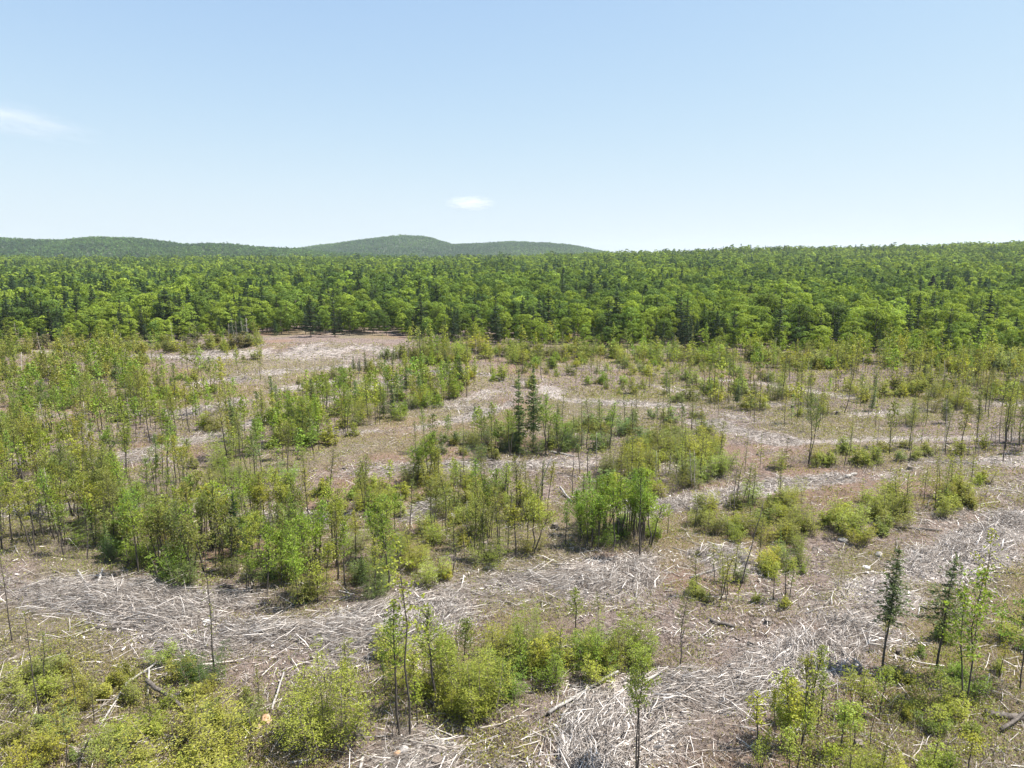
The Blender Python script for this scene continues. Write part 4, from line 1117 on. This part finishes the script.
def stump(px, py, r, h, label, seed, mat=M_DARKLOG):
    x, y, z = [float(v) for v in at(px, py)]; g = g_(900 + seed)
    o = bpy.data.objects.new('stump', None); COL.objects.link(o); o.location = (x, y, z)
    tag(o, label, 'stump')
    k = 14; V, Q = [], []
    for i, (zz_, f) in enumerate(((-.15, 1.7), (.05, 1.35), (.2, 1.1), (h, 1.0))):
        for j in range(k):
            a = j * 6.283 / k; rr = r * (f + (f - 1) * .8 * math.sin(a * 4 + seed)) * g.uniform(.95, 1.05)
            V.append([math.cos(a) * rr, math.sin(a) * rr, zz_ + (g.normal() * .05 * h if i == 3 else 0)])
    Q = [[i * k + j, i * k + (j + 1) % k, (i + 1) * k + (j + 1) % k, (i + 1) * k + j] for i in range(3) for j in range(k)]
    b = Geo(); b.add(V, Q); link('bark', b.mesh('stump_bark', mat, True), o)
    t = Geo(); ring = np.array(V[-k:]) * [.98, .98, 1] + [0, 0, .0]
    t.add(np.concatenate([ring, [[0, 0, h + .015]]]), [[j, (j + 1) % k, k, j] for j in range(k)])
    link('cut_face', t.mesh('stump_cut', M_CUT), o)
for i, (px, py, r, h, lb) in enumerate([
    (752, 645, .2, .25, 'dark low stump on the grey slope above the white slash'), (768, 624, .2, .3, 'dark stump beside the dark thick log on the grey slope'),
    (826, 524, .22, .4, 'dark stump at the tip of the pale yellow-green patch'), (359, 738, .2, .3, 'round pale-topped stump below the widest yellow-green bush'),
    (437, 766, .25, .35, 'broad cut stump at the bottom frame edge'), (634, 682, .2, .3, 'squat dark stump by the upper end of the longest pale log'),
    (160, 650, .16, .3, 'small dark stump where the mossy slope meets the windrow'), (555, 528, .25, .4, 'dark stump under the isolated clump'),
    (700, 556, .3, .45, 'dark root-like stump in the red dirt patch'), (838, 415, .3, .5, 'far stump on the pale ground before the forest'),
    (793, 408, .3, .5, 'far stump beside the curving ruts'), (484, 548, .25, .5, 'dark stump in the mixed growth between the slash strips'),
    (910, 470, .25, .4, 'stump on the upper bank of the narrow trail'), (610, 596, .2, .25, 'stump in the slash strip behind the conical bush'),
    (962, 532, .2, .3, 'stump on the grey slash behind the wider spruce'), (56, 606, .2, .3, 'stump half buried in the slash windrow')]):
    stump(px, py, r, h, lb, i)

src = [o for o in COL.objects if o.name.startswith('stump')]
ns = 0
while ns < 60:
    y = 27 + 100 * rng.random() ** 1.3; x = rng.uniform(-1, 1) * y * .72
    if trail_mask(np.array([x]), np.array([y]))[0][0] > .7: continue
    o0 = src[int(rng.integers(len(src)))]; o = o0.copy(); COL.objects.link(o); o.location = (x, y, float(terrain(x, y))); sc_ = rng.uniform(.4, .8); o.scale = (sc_ * rng.uniform(.8, 1.3), sc_, sc_ * rng.uniform(.5, 1.1)); o.rotation_euler = (rng.normal() * .2, rng.normal() * .2, rng.uniform(0, 6.28))
    for ch in o0.children:
        c = ch.copy(); COL.objects.link(c); c.parent = o
    qx, qy, _ = to_px(x, y, 0)
    wh = 'in the near shrub belt' if qy > 640 and qx < 700 else 'on the slope around the two dark spruces' if qy > 600 else 'on the grey slope before the narrow trail' if qy > 500 and qx > 560 else 'behind the slash windrow' if qy > 500 else 'on the far cleared flats'
    for (lx, ly, lp) in LANDMARKS:
        if lp != 'x' and math.hypot(x - lx, y - ly) < 2.8: wh = 'beside ' + lp
    lab = f"{'small' if sc_ < .6 else 'larger'} weathered dark stump {wh}"
    tag(o, lab, 'stump', 'stumps: ' + lab); ns += 1

def rock(px, py, sx, sy, sz, mat, label, seed):
    x, y, z = [float(v) for v in at(px, py)]
    import bmesh
    bm_ = bmesh.new(); bmesh.ops.create_icosphere(bm_, subdivisions=3, radius=1)
    g = g_(950 + seed)
    D = g.normal(size=(9, 3)); D /= np.linalg.norm(D, axis=1)[:, None]; off = g.uniform(.62, .9, 9)
    for v in bm_.verts:
        p_ = np.array(v.co)
        for d, f in zip(D, off):
            e = p_ @ d
            if e > f: p_ = p_ - d * (e - f) * .85
        v.co = Vector(p_ * [sx, sy, sz])
    me = bpy.data.meshes.new('rock'); bm_.to_mesh(me); bm_.free(); me.materials.append(mat)
    o = link('rock', me); o.location = (x, y, z + sz * .25); o.rotation_euler = (0, 0, g.uniform(0, 6.28))
    tag(o, label, 'rock')
for i, (px, py, s, m_, lb) in enumerate([
    (451, 517, (.5, .36, .27), M_WHITEROCK, 'bright white boulder in the mixed growth between the slash strips'),
    (266, 722, (.32, .3, .3), M_RUSTROCK, 'rusty orange rock beside the widest yellow-green bush'),
    (258, 728, (.2, .18, .16), M_RUSTROCK, 'smaller rusty stone against the orange rock'),
    (879, 556, (.3, .28, .28), M_ROCK, 'tan boulder on the grey slash behind the narrower spruce'),
    (843, 541, (.4, .3, .25), M_ROCK, 'flat grey boulder at the tip of the yellow-green patch'),
    (404, 752, (.28, .25, .22), M_ROCK, 'pale stone at the foot of the tallest thin tree'),
    (398, 756, (.22, .2, .2), M_RUSTROCK, 'brownish stone touching the pale stone below the tallest tree'),
    (467, 730, (.2, .18, .16), M_ROCK, 'grey stone under the large rounded bush'),
    (712, 552, (.35, .3, .22), M_RUSTROCK, 'reddish rock by the dark root-like stump'),
    (610, 672, (.3, .25, .25), M_ROCK, 'dark-sided stone at the upper end of the longest pale log'),
    (452, 606, (.35, .2, .12), M_WHITEROCK, 'flat white stone on the slash strip behind the shrub belt'),
    (866, 568, (.3, .25, .15), M_WHITEROCK, 'pale flat stone on the slash below the tan boulder'),
    (302, 763, (.18, .16, .12), M_ROCK, 'small grey stone beside the pale log at the bottom edge'),
    (207, 622, (.3, .22, .14), M_WHITEROCK, 'white stone lying in the slash windrow'),
    (640, 448, (.5, .4, .3), M_RUSTROCK, 'reddish far rock on the brown flat'),
    (968, 425, (.5, .4, .3), M_RUSTROCK, 'far brown rock on the pale ground before the forest')]):
    rock(px, py, *s, m_, lb, i)

# ------------------------------------------------------------------ undergrowth and dry grass
def cover(n, ymin, ymax, size, kind, ypow=1.3):
    g = Geo(); got = 0; out = []
    while got < n:
        m = 40000
        y = ymin + (ymax - ymin) * rng.random(m) ** ypow; x = rng.uniform(-1, 1, m) * (y * .77 + 4)
        t, _ = trail_mask(x, y)
        if kind == 'green':
            d = sst((fbm(x, y, 14, 61, 4) - .36) / .3) * .38 + .5 * sst((fbm(x, y, 2.6, 521, 3) - .45) / .2)
            for W in ZONE_W: d = d + .25 * inside(W, x, y)
        else:
            d = .35 + .9 * sst((fbm(x, y, 5, 541, 3) - .4) / .3)
        k = rng.random(m) < d * (1 - np.clip(t * 1.2, 0, .97)) * .8
        out.append(np.stack([x[k], y[k]], 1)); got += k.sum()
    P = np.concatenate(out)[:n]
    return P
def scatter_cover(n, ymin, ymax, size, kind, geo, ypow=1.3):
    P = cover(n, ymin, ymax, size, kind, ypow)
    hgt_ = np.abs(rng.normal(size=n)) * size * 1.6 + size * .2
    lump = fbm(P[:, 0], P[:, 1], 1.3, 561, 2)
    z = terrain(P[:, 0], P[:, 1]) + hgt_ * (.2 + 1.6 * sst((lump - .35) / .3))
    C = np.stack([P[:, 0], P[:, 1], z], 1)
    if kind == 'green':
        t = np.clip(fbm(P[:, 0], P[:, 1], 4, 581, 2) + rng.normal(size=n) * .2, 0, 1)[:, None]
        col = np.array((.225, .195, .06)) * (1 - t) + np.array((.2, .235, .045)) * t
        col = col * 1.12
        geo.leaves(C, size * 1.2, size * .8, up=.8, col=col)
    else:
        t = rng.random((n, 1))
        col = np.array((.40, .33, .26)) * (1 - t) + np.array((.2, .15, .118)) * t
        ax = rng.normal(size=(n, 3)) * [.6, .6, .2] + [0, 0, .8]
        C[:, 2] = terrain(P[:, 0], P[:, 1]) + size * .5
        geo.leaves(C, size * 2.2, size * .22, axis=ax, spread=.3, up=.1, col=col)
ug = Geo()
scatter_cover(165000, 24, 62, .085, 'green', ug)
scatter_cover(95000, 58, 115, .14, 'green', ug, 1.0)
scatter_cover(42000, 110, 178, .24, 'green', ug, 1.0)
tag(link('undergrowth', ug.mesh('undergrowth', M_STUFFLEAF)), 'low olive and yellow-green undergrowth between the slash strips', 'undergrowth', kind='stuff')
gr = Geo()
scatter_cover(46000, 24, 62, .16, 'dry', gr)
scatter_cover(24000, 58, 120, .26, 'dry', gr, 1.0)
scatter_cover(11000, 110, 178, .4, 'dry', gr, 1.0)
tag(link('grass', gr.mesh('grass', M_STUFFLEAF)), 'dry tan grass and dead stalks covering the cleared ground', 'grass', kind='stuff')

# ------------------------------------------------------------------ sky, sun, clouds, haze
SUN_AZ, SUN_EL = R(92), R(62)      # clockwise from the view direction
w = bpy.data.worlds.new('World'); scene.world = w; w.use_nodes = True
nt = w.node_tree; nt.nodes.clear()
sky = nt.nodes.new('ShaderNodeTexSky'); sky.sky_type = 'NISHITA'; sky.sun_disc = False
sky.sun_elevation = SUN_EL; sky.sun_rotation = SUN_AZ
sky.altitude = 300; sky.air_density = 1.0; sky.dust_density = .4; sky.ozone_density = 3.0
bg = nt.nodes.new('ShaderNodeBackground'); bg.inputs['Strength'].default_value = .10
out = nt.nodes.new('ShaderNodeOutputWorld')
sp_ = nt.nodes.new('ShaderNodeSeparateColor'); cb_ = nt.nodes.new('ShaderNodeCombineColor')
nt.links.new(sky.outputs[0], sp_.inputs[0])
EXPO = 1.1
for ch, kk, top in ((0, .47, .84), (1, .43, .945), (2, .54, .99)):      # soft film-like shoulder so that the bright sky near the horizon does not clip
    m1 = N(nt, 'ShaderNodeMath', operation='MULTIPLY'); nt.links.new(sp_.outputs[ch], m1.inputs[0]); m1.inputs[1].default_value = -kk
    m2 = N(nt, 'ShaderNodeMath', operation='EXPONENT'); nt.links.new(m1.outputs[0], m2.inputs[0])
    m3 = N(nt, 'ShaderNodeMath', operation='SUBTRACT'); m3.inputs[0].default_value = 1; nt.links.new(m2.outputs[0], m3.inputs[1])
    m4 = N(nt, 'ShaderNodeMath', operation='MULTIPLY'); nt.links.new(m3.outputs[0], m4.inputs[0]); m4.inputs[1].default_value = top / (.10 * 2 ** EXPO)
    nt.links.new(m4.outputs[0], cb_.inputs[ch])
nt.links.new(cb_.outputs[0], bg.inputs['Color']); nt.links.new(bg.outputs[0], out.inputs['Surface'])
s = Vector((math.sin(SUN_AZ) * math.cos(SUN_EL), math.cos(SUN_AZ) * math.cos(SUN_EL), math.sin(SUN_EL)))
sl_ = bpy.data.lights.new('sun', 'SUN'); sl_.energy = 5.0; sl_.angle = R(.5); sl_.color = (1, .955, .89)
so = bpy.data.objects.new('sun', sl_); COL.objects.link(so); so.rotation_euler = s.to_track_quat('Z', 'Y').to_euler()

def cloud(name_label, px, py, D, wpx, hpx, depth, dens, thr, seed, nscale, slope=0.0):
    u, v = (px - 512) / F, (384 - py) / F
    d = np.array([u, CP + v * SP, -SP + v * CP]); d = d * D / d[1]
    import bmesh
    b = bmesh.new(); bmesh.ops.create_icosphere(b, subdivisions=4, radius=1)
    g = g_(seed)
    me = bpy.data.meshes.new('cloud')
    for vt in b.verts:
        p_ = np.array(vt.co); f = 1 + .25 * math.sin(p_[0] * 5 + seed) * math.cos(p_[2] * 4) + .12 * math.sin(p_[0] * 11)
        vt.co = Vector(p_ * f * [wpx / 2 * D / F, depth, hpx / 2 * D / F])
    b.to_mesh(me); b.free()
    m, nt, nd, lk = newmat('cloud_vapour')
    tc = N(nt, 'ShaderNodeTexCoord'); mp = N(nt, 'ShaderNodeMapping')
    mp.inputs['Scale'].default_value = (2 / (wpx * D / F), 1 / depth, 2 / (hpx * D / F))
    lk.new(tc.outputs['Object'], mp.inputs[0])
    ln = N(nt, 'ShaderNodeVectorMath', operation='LENGTH'); lk.new(mp.outputs[0], ln.inputs[0])
    fall = ramp(nt, ln.outputs['Value'], 1.0, .1)
    no = N(nt, 'ShaderNodeTexNoise', i_Scale=nscale, i_Detail=6.0, i_Roughness=.6); lk.new(mp.outputs[0], no.inputs['Vector'])
    a = ramp(nt, no.outputs['Fac'], thr - .12, thr + .22)
    mu = N(nt, 'ShaderNodeMath', operation='MULTIPLY'); lk.new(fall, mu.inputs[0]); lk.new(a, mu.inputs[1])
    m2 = N(nt, 'ShaderNodeMath', operation='MULTIPLY'); lk.new(mu.outputs[0], m2.inputs[0]); m2.inputs[1].default_value = dens
    vp = N(nt, 'ShaderNodeVolumePrincipled'); vp.inputs['Color'].default_value = (1, 1, 1, 1); vp.inputs['Anisotropy'].default_value = .3
    lk.new(m2.outputs[0], vp.inputs['Density'])
    lk.new(vp.outputs[0], N(nt, 'ShaderNodeOutputMaterial').inputs['Volume'])
    me.materials.append(m)
    o = link('cloud', me); o.location = tuple(d + np.array([0, 0, H])); o.rotation_euler[1] = slope
    tag(o, name_label, 'cloud')
cloud('small white puff of cloud low above the wooded peak', 470, 203, 9000, 58, 17, 320, .006, .44, 3, 3.4)
cloud('long thin wisp of cloud high in the blue sky at the frame edge', -4, 116, 9000, 230, 40, 500, .0017, .47, 8, 2.6, .2)

hz, nt, nd, lk = newmat('haze_air')
vp = N(nt, 'ShaderNodeVolumePrincipled'); vp.inputs['Color'].default_value = (.8, .91, 1, 1); vp.inputs['Density'].default_value = .00007; vp.inputs['Anisotropy'].default_value = .2
lk.new(vp.outputs[0], N(nt, 'ShaderNodeOutputMaterial').inputs['Volume'])
zb, zt = -22, 175
xb, y0, y1 = 7400, -260, 8000
V = [(sx * xb, yy_, zz_) for zz_ in (zb, zt) for yy_ in (y0, y1) for sx in (-1, 1)]
hme = bpy.data.meshes.new('haze'); hme.from_pydata(V, [], [(0, 2, 3, 1), (4, 5, 7, 6), (0, 1, 5, 4), (1, 3, 7, 5), (3, 2, 6, 7), (2, 0, 4, 6)]); hme.materials.append(hz)
tag(link('haze', hme), kind='stuff')

# ------------------------------------------------------------------ camera and render settings
cam = bpy.data.cameras.new('camera'); co = bpy.data.objects.new('camera', cam); COL.objects.link(co)
co.location = (0, 0, H); co.rotation_euler = (math.pi / 2 - PITCH, 0, 0)
cam.sensor_fit = 'HORIZONTAL'; cam.angle = 2 * math.atan(512 / F); cam.clip_start = .5; cam.clip_end = 20000
scene.camera = co
scene.view_settings.view_transform = 'Standard'; scene.view_settings.look = 'None'; scene.view_settings.gamma = 1; scene.view_settings.exposure = EXPO
scene.view_settings.use_curve_mapping = False
cy = scene.cycles
cy.max_bounces = 6; cy.diffuse_bounces = 2; cy.glossy_bounces = 2; cy.transmission_bounces = 4; cy.volume_bounces = 2
cy.use_adaptive_sampling = True; cy.adaptive_threshold = .02
cy.sample_clamp_indirect = 4
print('COUNTS', COUNT, 'overflow', len(overflow), 'mass verts', mass.n, 'slash', sl.n)
